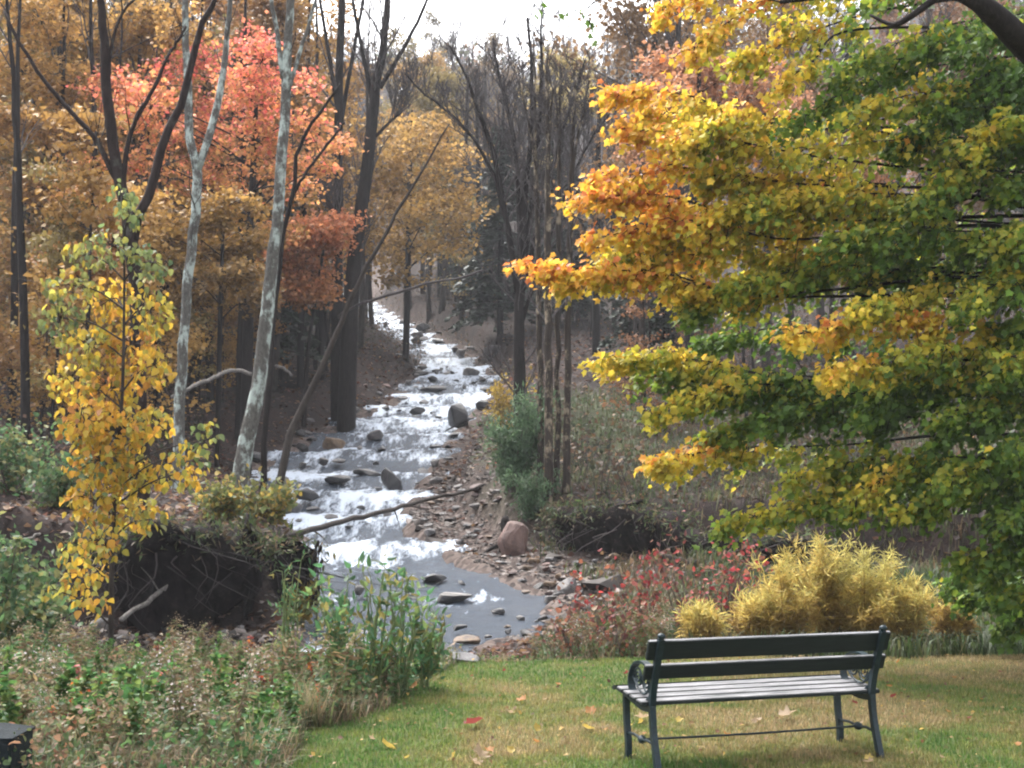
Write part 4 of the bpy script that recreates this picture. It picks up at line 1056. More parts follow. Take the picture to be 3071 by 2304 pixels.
# tip u, v, d; root u, v, d; warmth; leaves; half width in metres
BOUGHS = [
 (662, 8, 11.5, 900, -70, 12, .66, 420, .6), (690, 50, 11.2, 880, -30, 12, .64, 420, .6), (735, 62, 11.8, 900, 0, 12, .50, 340, .6), (776, 88, 11.0, 850, 20, 11.5, .52, 130, .3),
 (700, -10, 12, 930, -60, 12, .55, 300, .7), (840, 70, 11, 1010, 20, 11.8, .16, 330, .6), (800, 118, 11.2, 1000, 60, 12, .10, 420, .7), (900, 60, 11.5, 1050, 10, 12, .14, 380, .6), (960, 45, 11, 1090, -10, 12, .12, 340, .6),
 (860, 12, 11, 1010, -40, 12, .22, 240, .6), (940, 110, 11.2, 1080, 60, 12, .08, 420, .7), (1000, 90, 11, 1120, 50, 11.5, .10, 340, .6), (900, 140, 11.6, 1060, 100, 12, .14, 420, .6),
 (606, 97, 12, 800, 130, 12.2, .66, 420, .4), (622, 128, 11.8, 820, 150, 12, .58, 520, .5), (640, 110, 12.3, 840, 120, 12.4, .60, 420, .5), (596, 180, 11.9, 790, 185, 12, .60, 440, .4), (575, 200, 11.6, 770, 220, 12, .74, 480, .4), (590, 240, 11.7, 780, 245, 12, .70, 460, .45),
 (524, 267, 11.6, 750, 292, 12, .74, 560, .4), (560, 285, 11.8, 770, 300, 12, .62, 420, .4), (610, 262, 12.1, 830, 260, 12.3, .48, 460, .5), (680, 140, 11.4, 930, 150, 12, .50, 560, .6), (700, 175, 11.9, 940, 180, 12, .54, 560, .6), (760, 200, 11.4, 980, 195, 12, .42, 560, .6),
 (800, 150, 11.2, 1024, 140, 12, .40, 460, .6), (850, 110, 11.0, 1040, 120, 12, .44, 400, .6), (830, 240, 11.2, 1060, 230, 12, .16, 560, .7), (690, 312, 12, 900, 270, 12.2, .20, 480, .5), (730, 285, 11.6, 960, 280, 12, .30, 520, .6), (700, 225, 11.6, 930, 230, 12, .46, 520, .6), (660, 205, 12.2, 880, 210, 12.3, .62, 460, .6),
 (920, 200, 11.1, 1090, 180, 11.8, .34, 460, .6), (980, 130, 10.9, 1120, 110, 11.6, .46, 360, .6), (960, 240, 11.3, 1110, 220, 12, .24, 460, .6), (650, 255, 11.9, 860, 262, 12.1, .58, 420, .5),
 (600, 360, 11.8, 800, 378, 12, .52, 480, .35), (640, 378, 12.0, 830, 390, 12.1, .30, 420, .4), (792, 335, 10.6, 1000, 330, 11.6, .64, 440, .4), (830, 372, 10.5, 980, 350, 11.4, .62, 330, .35), (860, 310, 10.8, 1060, 290, 11.6, .50, 460, .5), (700, 345, 12.3, 900, 340, 12.4, .12, 380, .5),
 (650, 415, 11.6, 860, 402, 12, .46, 440, .4), (690, 400, 12, 900, 385, 12.1, .12, 460, .5), (656, 464, 11.5, 850, 440, 12, .52, 400, .35), (700, 440, 12, 880, 420, 12.1, .22, 380, .4), (760, 420, 11.6, 960, 400, 12, .08, 460, .6), (860, 410, 11.0, 1060, 385, 11.8, .14, 520, .6), (900, 352, 10.8, 1090, 330, 11.6, .38, 480, .6), (960, 310, 10.8, 1110, 300, 11.5, .28, 420, .6), (940, 420, 10.8, 1100, 400, 11.5, .26, 480, .6), (1000, 370, 10.6, 1130, 350, 11.3, .34, 420, .6),
 (962, 605, 12.2, 1100, 570, 12, .12, 300, .4), (1005, 632, 12, 1110, 600, 11.8, .10, 300, .4), (935, 585, 12.4, 1080, 560, 12.2, .16, 260, .4), (985, 575, 11.6, 1110, 560, 11.6, .20, 300, .4),
 (960, 165, 11.6, 1110, 150, 12, .24, 420, .6), (1005, 185, 11.2, 1130, 170, 11.6, .20, 420, .6), (1000, 240, 10.8, 1140, 230, 11.4, .26, 420, .6), (985, 280, 11.5, 1130, 270, 12, .30, 420, .6), (1010, 325, 11.2, 1140, 315, 11.6, .22, 380, .6), (870, 265, 12.2, 1060, 255, 12.4, .30, 420, .6), (780, 255, 12.2, 990, 250, 12.4, .36, 420, .6),
 (718, 525, 11.6, 930, 480, 12, .34, 420, .4), (770, 515, 11.8, 950, 490, 12, .36, 330, .4), (790, 480, 11.4, 1000, 455, 12, .30, 420, .5), (850, 500, 11.2, 1040, 470, 11.8, .40, 420, .5), (890, 520, 11, 1060, 490, 11.6, .32, 400, .4), (940, 480, 10.8, 1110, 460, 11.4, .30, 480, .6), (965, 560, 11, 1100, 530, 11.5, .18, 420, .45), (1000, 520, 10.8, 1130, 500, 11.3, .12, 460, .6), (1000, 450, 10.7, 1130, 430, 11.2, .22, 420, .6), (1000, 600, 11.4, 1110, 580, 11.6, .10, 340, .35)]
def make_maple():
    rs = np.random.default_rng(91)
    tx, ty = 6.6, 11.9
    base = np.array([tx, ty, gz(tx, ty)])
    e = thing('maple_tree', 'yellow and green maple whose layered boughs hang behind the bench', 'tree', tuple(base))
    P = curve([(tx, ty, base[2] - .2), (tx + .05, ty, 1.2), (tx - .05, ty + .1, 3.0), (tx + .1, ty, 5.2), (tx, ty, 8.0)], 30)
    r = np.interp(np.linspace(0, 1, 30), [0, .05, .5, 1], [.33, .25, .18, .05])
    g = Geo(); g.add(*tube(P, r, 14)); g.build('trunk', M_BARK_D, e, base)
    # the heavy limb that arches over the top corner
    L1 = curve([(tx, ty, 3.6), at(1090, 110, 11.2), at(1024, 44, 10.6), at(1000, 20, 10.4), at(975, 2, 10.3), at(930, -10, 10.3), at(860, -8, 10.4), at(780, 2, 10.6)], 40)
    g = Geo(); g.add(*tube(L1, np.interp(np.linspace(0, 1, 40), [0, .3, .5, .62, 1], [.14, .115, .095, .05, .018]), 9)); g.build('limb', M_BARK_D, e, base)
    L2 = curve([at(945, -8, 10.3), at(905, 20, 10.3), at(890, 24, 10.4), at(870, 15, 10.5)], 12)
    g = Geo(); g.add(*tube(L2, np.linspace(.035, .012, 12), 6)); g.build('limb', M_BARK_D, e, base)
    tw = Geo(); pos, ydr, warm, size = [], [], [], []
    boughs = list(BOUGHS)
    for k in range(34):                    # the boughs on the sides that face away
        a = rs.uniform(-1.9, 1.4); h = rs.uniform(1.2, 6.5); l = rs.uniform(1.8, 3.6)
        boughs.append((None, np.array([tx + math.cos(a) * l, ty + math.sin(a) * l, h - .3]), rs.uniform(.1, .5), 260, .8, h))
    for b in boughs:
        if b[0] is None:
            tip, w, n, hw, h = b[1], b[2], b[3], b[4], b[5]; st = np.array([tx, ty, h]); n0 = st
        else:
            tip, st = at(*b[:3]), at(*b[3:6]); w, n, hw = b[6], int(b[7] * 2.2), b[8]
            n0 = np.array([tx, ty, min(max(st[2] + rs.uniform(-.5, .1), 1.1), 6.5)])
        wv3 = rs.normal(size=3) * (.10, .12, .10)
        C = curve([n0, n0 * .45 + st * .55 + (0, 0, rs.uniform(-.1, .25)) , st + wv3 * .6, st * .45 + tip * .55 + (0, 0, .12) + wv3, tip], 22)
        tw.add(*tube(C, np.interp(np.linspace(0, 1, 22), [0, .4, 1], [.030, .014, .003]), 5, cap=False))
        i0 = 9 if b[0] is not None else 5
        # side twigs
        nt_ = max(6, n // 24); f = rs.uniform(0, 1, nt_)**0.85; ii = i0 + f * (21 - i0)
        i = ii.astype(int).clip(0, 20); fr = (ii - i)[:, None]; S = C[i] * (1 - fr) + C[i + 1] * fr
        ax = norm(tip - st); lat = norm(np.cross(ax, [0, 0, 1.0]))
        L = hw * (1.08 - .72 * f) * rs.uniform(.4, 1.1, nt_)
        D = norm(lat * rs.choice([-1, 1], nt_)[:, None] * rs.uniform(.3, 1, nt_)[:, None] + ax * rs.uniform(.3, .9, nt_)[:, None] + np.stack([0 * f, 0 * f, rs.normal(size=nt_) * .48 - .14], -1))
        E = S + D * L[:, None] + np.stack([0 * L, 0 * L, -.30 * L], -1)
        for q in range(nt_): tw.add(*tube(np.array([S[q], (S[q] + E[q]) / 2 + (0, 0, .03), E[q]]), (.007, .005, .003), 3, cap=False))
        q = rs.integers(nt_, size=n); g_ = rs.uniform(.15, 1.08, n)[:, None]
        p = S[q] * (1 - g_) + E[q] * g_ + rs.normal(size=(n, 3)) * (.055, .055, .05) + (0, 0, -.02)
        # the bough's own tip
        m = n // 9; g2 = rs.uniform(.72, 1.02, m); j = (g2 * 21).astype(int).clip(0, 21); p[:m] = C[j] + rs.normal(size=(m, 3)) * .05
        ff = f[q].copy(); ff[:m] = .95
        yd = np.stack([ax[0] * .5 + rs.normal(size=n) * .5, ax[1] * .3 + rs.normal(size=n) * .5, -.55 + rs.normal(size=n) * .35], -1)
        rel = (p[:, 2] - np.interp(np.clip(ff, 0, 1), np.linspace(0, 1, 22 - i0), C[i0:, 2])) / .16
        wv = w + .07 * (b[0] is not None and b[0] < 850 and b[1] < 340) + .20 * (ff - .45) + .085 * np.clip(rel, -2, 2) + rs.normal(size=n) * .10 + .34 * (fbm(p[:, 0] * 2.2, p[:, 2] * 2.2 + p[:, 1], 83, 2) - .5)
        pos.append(p); ydr.append(yd); warm.append(wv); size.append(rs.uniform(.040, .088, n))
    # long bare twigs with a few last leaves hanging against the sky
    for pts in ([(780, 2), (690, -18), (610, -12), (590, 6), (566, 14), (556, 22)], [(690, -18), (600, -20), (548, -8), (540, 8), (532, 12)], [(640, -14), (592, 4), (590, 22), (597, 40)], [(610, -12), (573, 4), (584, 16), (596, 30)]):
        C = curve([at(u, v, 10.6) for u, v in pts], 16); tw.add(*tube(C, np.linspace(.008, .0025, 16), 4, cap=False))
        p = C[-6:] + rs.normal(size=(6, 3)) * .02; pos.append(p[::2]); ydr.append(np.array([(.3, 0, -1)] * 3) + rs.normal(size=(3, 3)) * .4); warm.append(np.array([.12] * 3)); size.append(np.array([.07] * 3))
    tw.build('branches', M_BARK_D, e, base)['kind'] = 'stuff'
    pos, ydr, warm, size = map(np.concatenate, (pos, ydr, warm, size)); n = len(pos)
    nr = rdir(n, rs, .9); nr[:, 1] -= .35
    c = pal(np.clip(warm, 0, 1), MAPLE_PAL) * np.exp(rs.normal(size=(n, 1)) * .18)
    # the three hundred leaves that show largest stand alone
    u = 512 + pos[:, 0] / pos[:, 1] * F
    sc = size / pos[:, 1] - (u > 1010) * 1 + (pos[:, 1] < 11.3) * .002; pick = np.argsort(-sc)[:300]; keep = np.ones(n, bool); keep[pick] = False
    V, T, k = leaves(pos[keep], ydr[keep], nr[keep], size[keep], MAPLE)
    o = mk('crown', V, T, M_VLEAF, e, colr=np.repeat(c[keep], k, 0), loc=base); o['kind'] = 'stuff'
    single_leaves(e, base, pos[pick], ydr[pick], nr[pick], size[pick], MAPLE, [(0.07, .13, .02), (.3, .29, .03), (.56, .40, .03), (.55, .28, .03)], c[pick])
    print('maple leaves', n)
def single_leaves(e, base, pos, yd, nr, size, shape, cols, want):
    from mathutils import Matrix
    S, T = shape; ms = []
    for c in cols:
        o = mk('leaf', S, T, M_VLEAF, colr=np.tile(np.array(c), (len(S), 1))); ms.append(o.data); bpy.data.objects.remove(o)
    y = norm(yd); x = norm(np.cross(y, nr)); z = np.cross(x, y); cc = np.array(cols)
    for i in range(len(pos)):
        o = child('leaf', ms[int(np.argmin(((cc - want[i])**2).sum(1)))], e)
        M = Matrix([[x[i][r], y[i][r], z[i][r], 0] for r in range(3)] + [[0, 0, 0, 1]])
        M = Matrix.Translation(Vector(pos[i] - base)) @ M @ Matrix.Scale(float(size[i]), 4)
        o.matrix_local = M
make_maple()
# ------------------------------------------------------------------ the yellow sapling among the weeds
def make_sapling():
    rs = np.random.default_rng(95)
    d0 = 11.6; b = at(112, 620, d0); base = np.array([b[0], d0, gz(b[0], d0)])
    e = thing('yellow_sapling', 'young broad-leaved sapling hung with yellow and green heart-shaped leaves', 'tree', tuple(base))
    P = curve([base - (0, 0, .1), at(112, 560, d0), at(116, 480, d0), at(122, 400, d0), at(124, 320, d0), at(124, 250, d0), at(120, 185, d0)], 30)
    g = Geo(); g.add(*tube(P, np.linspace(.028, .005, 30), 7)); g.build('trunk', M_BARK, e, base)
    # (u, v, half u, half v, warmth, leaves)
    CL = [(122, 196, 10, 16, .18, 22), (130, 214, 12, 12, .24, 22), (112, 246, 26, 18, .2, 46), (150, 262, 20, 20, .22, 40), (85, 255, 20, 14, .3, 34), (70, 285, 28, 14, .38, 44), (60, 318, 24, 20, .22, 46), (110, 300, 26, 22, .62, 80), (150, 310, 22, 22, .5, 60),
          (90, 345, 28, 22, .45, 80), (130, 345, 26, 24, .74, 90), (155, 365, 18, 20, .6, 48), (70, 380, 22, 18, .6, 60), (110, 390, 34, 24, .7, 120), (85, 420, 26, 22, .66, 90), (120, 430, 34, 22, .62, 110), (150, 420, 22, 16, .52, 44), (100, 460, 34, 22, .6, 120), (135, 470, 26, 20, .56, 80), (180, 455, 14, 16, .55, 22), (170, 480, 18, 14, .5, 26),
          (95, 500, 30, 22, .6, 100), (130, 510, 24, 20, .58, 70), (100, 540, 26, 18, .58, 60), (85, 575, 22, 18, .6, 44), (70, 555, 16, 14, .5, 22), (95, 600, 16, 14, .66, 26), (55, 590, 14, 10, .4, 14), (205, 440, 12, 22, .3, 22), (192, 470, 14, 16, .62, 20), (150, 520, 14, 14, .5, 18)]
    br = Geo(); pos, yd, wm = [], [], []
    for (u, v, hu, hv, w, n) in CL:
        dd = d0 + rs.normal() * .35; c = at(u, v, dd); s = dd / F
        i = int(np.argmin(np.abs(P[:, 2] - (c[2] - .12 - .25 * abs(c[0] - P[15, 0])))))
        br.add(*tube(curve([P[i], (P[i] + c) / 2 + (0, 0, .06), c], 8), np.linspace(.010, .004, 8), 5, cap=False))
        n = int(n * 1.8)
        q = c + norm(rs.normal(size=(n, 3))) * rs.uniform(.2, 1, (n, 1))**.5 * (hu * s * 1.12, .30, hv * s * 1.15)
        for t in q[::5]: br.add(*tube(np.array([c, (c + t) / 2 + (0, 0, .02), t]), (.004, .003, .002), 3, cap=False))
        pos.append(q); yd.append(np.stack([rs.normal(size=n) * .45, rs.normal(size=n) * .45, -.8 + rs.normal(size=n) * .3], -1)); wm.append(w + rs.normal(size=n) * .14)
    br.build('branches', M_BARK, e, base)['kind'] = 'stuff'
    pos, yd, wm = map(np.concatenate, (pos, yd, wm)); n = len(pos); size = rs.uniform(.045, .090, n)
    PALS = [(0, (.07, .11, .045)), (.25, (.17, .19, .065)), (.45, (.30, .27, .05)), (.62, (.48, .31, .035)), (.8, (.47, .24, .04)), (1, (.33, .14, .05))]
    c = pal(np.clip(wm, 0, 1), PALS) * np.exp(rs.normal(size=(n, 1)) * .22)
    nr = rdir(n, rs, .5); nr[:, 1] -= .5
    pick = np.argsort(pos[:, 1] - size * 4)[:300]; keep = np.ones(n, bool); keep[pick] = False
    V, T, k = leaves(pos[keep], yd[keep], nr[keep], size[keep], OVATE)
    o = mk('crown', V, T, M_VLEAF, e, colr=np.repeat(c[keep], k, 0), loc=base); o['kind'] = 'stuff'
    single_leaves(e, base, pos[pick], yd[pick], nr[pick], size[pick], OVATE, [(.13, .17, .06), (.30, .27, .05), (.46, .31, .04), (.45, .24, .04), (.33, .15, .05)], c[pick])
make_sapling()
print('maple, sapling', time.time() - T0)
# ------------------------------------------------------------------ ground cover nobody could count
def blades(x, y, h, w, lean, c, rs, z=None):
    n = len(x); z = ground(x, y) if z is None else z
    a = rs.uniform(0, 6.28, n); d = np.stack([np.cos(a), np.sin(a), 0 * a], -1); p = np.stack([-d[:, 1], d[:, 0], 0 * a], -1)
    b = np.stack([x, y, z - .004], -1); hh = h[:, None]
    mid = b + d * hh * lean[:, None] * .35 + np.array([0, 0, 1]) * hh * .6
    top = b + d * hh * lean[:, None] + np.array([0, 0, 1]) * hh * (1 - .35 * lean[:, None])
    V = np.stack([b - p * w[:, None], b + p * w[:, None], mid + p * w[:, None] * .7, mid - p * w[:, None] * .7, top], 1).reshape(-1, 3)
    i = np.arange(n)[:, None] * 5
    Q = i + np.array([[0, 1, 2, 3]]); T = i + np.array([[3, 2, 4]])
    return V, Q, T, np.repeat(c, 5, 0)
def make_lawn():
    rs = np.random.default_rng(201); n = 190000
    y = 6.4 + 7.8 * rs.random(n)**1.25; x = (rs.uniform(200, 1120, n) - 512) / F * y
    m = lawn_mask(x, y); k = rs.random(n) < m * 1.1; x, y = x[k], y[k]; n = len(x)
    patch = fbm(x * 1.1, y * 1.1, 45); fine = fbm(x * 5, y * 5, 47)
    u = 512 + x / y * F
    dry = np.clip(.36 + 2.1 * (patch - .5) + 1.2 * (fine - .5) + .35 * ss((u - 620) / 260) - .25 * ss((7.9 - y) / .8) + rs.normal(size=n) * .12, 0, 1)
    c = pal(dry, [(0, (.055, .115, .022)), (.35, (.125, .15, .036)), (.7, (.20, .165, .062)), (1, (.27, .20, .10))]) * np.exp(rs.normal(size=(n, 1)) * .22)
    h = rs.uniform(.02, .05, n) * (1 + .5 * (fine - .5))
    g = Geo(); V, Q, T, c = blades(x, y, h, rs.uniform(.002, .0042, n), rs.uniform(.1, .9, n), c, rs); g.add(V, Q, T, c)
    tag(g.build('lawn_grass', M_VLEAF), 'short mown grass of the lawn, green fading to straw', 'grass', kind='stuff')
make_lawn()
def make_litter():
    rs = np.random.default_rng(203); P = []
    n = 52000; y = 14 + 46 * rs.random(n)**1.6; x = (rs.uniform(-60, 1080, n) - 512) / F * y
    t = np.maximum(s_left(y) - x, x - s_right(y)); k = (t > .15) & ~((x - s_right(y) < 2.0) & (x > s_right(y)) & (y > 16) & (y < 30) & (rs.random(n) < .75)) & ~((np.abs(y - C2Y) < .9) & (x < s_left(15.0))); x, y = x[k], y[k]
    n = len(x); z = ground(x, y) + .015
    V, T, kk = leaves(np.stack([x, y, z], -1), rdir(n, rs) * (1, 1, .25), rdir(n, rs, 2.2), rs.uniform(.05, .11, n) * (1 + .02 * y), KITE)
    c = np.array([(.08, .042, .030), (.05, .031, .026), (.10, .06, .036), (.028, .02, .018), (.17, .105, .058), (.10, .048, .036)])[rs.integers(6, size=n)] * np.exp(rs.normal(size=(n, 1)) * .3)
    tag(mk('leaf_litter', V, T, M_VLEAF, colr=np.repeat(c, kk, 0)), 'brown fallen leaves carpeting the wooded banks', 'leaf litter', kind='stuff')
    # rough grass on the far terrace and the low ground behind the bench
    n = 60000; y = np.concatenate([rs.uniform(22, 42, n // 2), rs.uniform(12.0, 21, n // 2)]); x = (rs.uniform(540, 1080, n) - 512) / F * y
    k = (x - s_right(y) > .9) & (lawn_mask(x, y) < .5) & (rs.random(n) < .25 + .9 * fbm(x * .6, y * .6, 51)); x, y = x[k], y[k]; n = len(x)
    f = fbm(x * .5, y * .5, 53) + rs.normal(size=n) * .12 - .16 * (y < 21.5) * ss((x - 1.5) / 1.5) - .10 * (y > 21.5)
    c = pal(np.clip(f, 0, 1), [(.2, (.034, .058, .020)), (.45, (.062, .078, .030)), (.6, (.088, .068, .036)), (.8, (.11, .07, .04))]) * np.exp(rs.normal(size=(n, 1)) * .25)
    g = Geo(); V, Q, T, c = blades(x, y, rs.uniform(.10, .34, n), rs.uniform(.006, .014, n), rs.uniform(.2, 1.1, n), c, rs); g.add(V, Q, T, c)
    tag(g.build('rough_grass', M_VLEAF), 'rough olive and tan grass on the terrace and behind the bench', 'grass', kind='stuff')
    # weedy undergrowth among the tall weeds
    n = 90000; y = 6.3 + 7.9 * rs.random(n); x = (rs.uniform(-180, 700, n) - 512) / F * y
    k = (lawn_mask(x, y) < .6) & ((x < .9 + (y - 12) * 1.5) | (y < 12.2)) & (y < 14); x, y = x[k], y[k]; n = len(x)
    f = fbm(x * 1.6, y * 1.6, 57) + rs.normal(size=n) * .14
    c = pal(np.clip(f, 0, 1), [(.25, (.045, .08, .028)), (.45, (.09, .105, .042)), (.6, (.14, .11, .062)), (.8, (.18, .13, .085))]) * np.exp(rs.normal(size=(n, 1)) * .3)
    hs_ = rs.uniform(.05, .30, n) * np.interp(y, [8, 10, 12], [1, .8, .45]) * (.15 + 1.5 * fbm(x * 1.3, y * 1.3, 58)**1.3)
    g = Geo(); V, Q, T, c = blades(x, y, hs_, rs.uniform(.003, .008, n), rs.uniform(.2, 1.2, n), c, rs); g.add(V, Q, T, c)
    n = 46000; y = 6.3 + 7.7 * rs.random(n); x = (rs.uniform(-180, 640, n) - 512) / F * y
    k = (lawn_mask(x, y) < .5) & ((x < .6 + (y - 12) * 1.5) | (y < 12.2)); x, y = x[k], y[k]; n = len(x)
    hs_ = rs.uniform(.02, .36, n) * np.interp(y, [8, 10, 12], [1, .8, .4]) * (.1 + 1.7 * fbm(x * 1.3, y * 1.3, 58)**1.3)
    V, T, kk = leaves(np.stack([x, y, ground(x, y) + hs_], -1), rdir(n, rs), rdir(n, rs, 1.4), rs.uniform(.015, .046, n), OVATE)
    f = -.06 + fbm(x * 1.3, y * 1.3, 59) + rs.normal(size=n) * .16
    c = pal(np.clip(f, 0, 1), [(.2, (.035, .085, .028)), (.42, (.075, .115, .042)), (.55, (.125, .115, .055)), (.68, (.165, .115, .07)), (.85, (.20, .095, .055))]) * np.exp(rs.normal(size=(n, 1)) * .3)
    g.add(V, T=T, c=np.repeat(c, kk, 0))
    tag(g.build('weed_undergrowth', M_VLEAF), 'tangle of dry grass and low leaves under the tall weeds', 'undergrowth', kind='stuff')
make_litter()
# low brush on the dark woodland floor
def make_brush():
    rs = np.random.default_rng(207); n = 42000
    y = 22 + 78 * rs.random(n)**1.2; x = (rs.uniform(-120, 1100, n) - 512) / F * y
    t = np.maximum(s_left(y) - x, x - s_right(y))
    k = (t > np.interp(y, [22, 45, 60], [3.2, 2.0, .4]) - 1.2 * fbm(x * .4, y * .4, 88)) & ((fbm(x * .35, y * .35, 89) > .46) | (y > 58)); x, y = x[k], y[k]; n = len(x)
    b = np.stack([x, y, ground(x, y)], -1); d = rdir(n, rs, 1.6); L = rs.uniform(.3, 1.3, n)[:, None]; w = norm(np.cross(d, rs.normal(size=(n, 3)))) * .009
    E = b + d * L; g = Geo()
    g.add(np.stack([b - w, b + w, E], 1).reshape(-1, 3), T=np.arange(3 * n).reshape(-1, 3), c=(.03, .025, .024))
    m = n * 2; j = rs.integers(n, size=m); q = b[j] + d[j] * L[j] * rs.uniform(.3, 1.05, (m, 1)) + rs.normal(size=(m, 3)) * .08
    V, T, kk = leaves(q, rdir(m, rs), rdir(m, rs, 1), rs.uniform(.06, .14, m), KITE)
    c = np.array([(.075, .044, .03), (.05, .036, .026), (.055, .052, .026), (.12, .07, .034), (.028, .034, .02)])[rs.integers(5, size=m)] * np.exp(rs.normal(size=(m, 1)) * .3)
    g.add(V, T=T, c=np.repeat(c, kk, 0))
    tag(g.build('woodland_brush', M_VLEAF), 'low brown brush and briars covering the woodland floor', 'brush', kind='stuff')
make_brush()
print('cover', time.time() - T0)
# ------------------------------------------------------------------ logs and branches on the ground
def log(name, label, pts, mat=M_LOG, twigs=0, seed=1, cat='log'):
    rs = np.random.default_rng(seed)
    P, r = px_path(pts, 24, foot=False); P = P + rs.normal(size=P.shape) * .012; base = P[len(P) // 2]
    if twigs:
        e = thing(name, label, cat, tuple(base)); g = Geo(); g.add(*tube(P, r, 8)); g.build('trunk', mat, e, base)
        for _ in range(twigs):
            t = Geo(); i = int(rs.uniform(3, 20)); d = norm(rs.normal(size=3) + (0, -.3, .2)); L = rs.uniform(.25, .7)
            t.add(*tube(curve([P[i], P[i] + d * L * .5 + (0, 0, -.03), P[i] + d * L + (0, 0, -.12)], 7), np.linspace(r[i] * .4, .003, 7), 5)); t.build('branch', mat, e, base)
        return e
    g = Geo(); g.add(*tube(P, r, 8)); return tag(g.build(name, mat, loc=base), label, cat)
log('fallen_log', 'long weathered log lying across the brook from the root mass to the gravel bar',
    [(492, 483, 26.5, 2.5), (455, 494, 25.8, 3.5), (420, 502, 24.8, 4), (390, 510, 23.5, 4.5), (350, 520, 21.8, 5.5), (310, 530, 20.2, 6), (285, 538, 19.2, 7)], mat=M_BARK, twigs=5, seed=2)
log('fallen_tree', 'thin grey trunk slanting down the dark bank towards the weeds',
    [(272, 526, 17.9, 4), (245, 538, 17.4, 5), (205, 560, 16.8, 5), (165, 588, 16.2, 5), (120, 620, 15.6, 5)], twigs=6, seed=3)
log('bleached_branch', 'pale broken branch propped on the leafy bank between the birches',
    [(252, 374, 27, 4), (232, 370, 27, 4), (215, 377, 26.6, 4), (195, 385, 26.2, 4), (172, 398, 25.6, 4)], twigs=2, seed=4, cat='branch')
log('bleached_branch', 'short pale stick on the brown bank beside the lichened birch',
    [(292, 376, 30, 2.5), (284, 368, 30, 3), (276, 366, 30, 3)], seed=5, cat='branch')
log('arching_branch', 'long thin pale branch arching over the top of the rapids',
    [(484, 270, 40, 2), (460, 278, 40, 2.5), (430, 283, 40, 2.5), (400, 292, 40, 3), (360, 304, 40, 3), (338, 316, 40.5, 3)], mat=M_TWIG, seed=6, cat='branch')
log('bank_branch', 'bare grey branch lying on the dark bank behind the sapling', [(40, 532, 16.8, 3), (18, 546, 16.6, 3.5), (-8, 556, 16.4, 4)], seed=7, cat='branch')
log('drift_log', 'short dark log among the stones below the cut bank', [(662, 556, 20.4, 5), (690, 562, 20.2, 6), (725, 566, 20, 6)], mat=M_BARK, seed=8)
log('drift_log', 'pale driftwood plank beside the grey boulder at the pool end', [(575, 596, 19.0, 4), (600, 600, 18.8, 4.5), (640, 604, 18.6, 4)], seed=9)
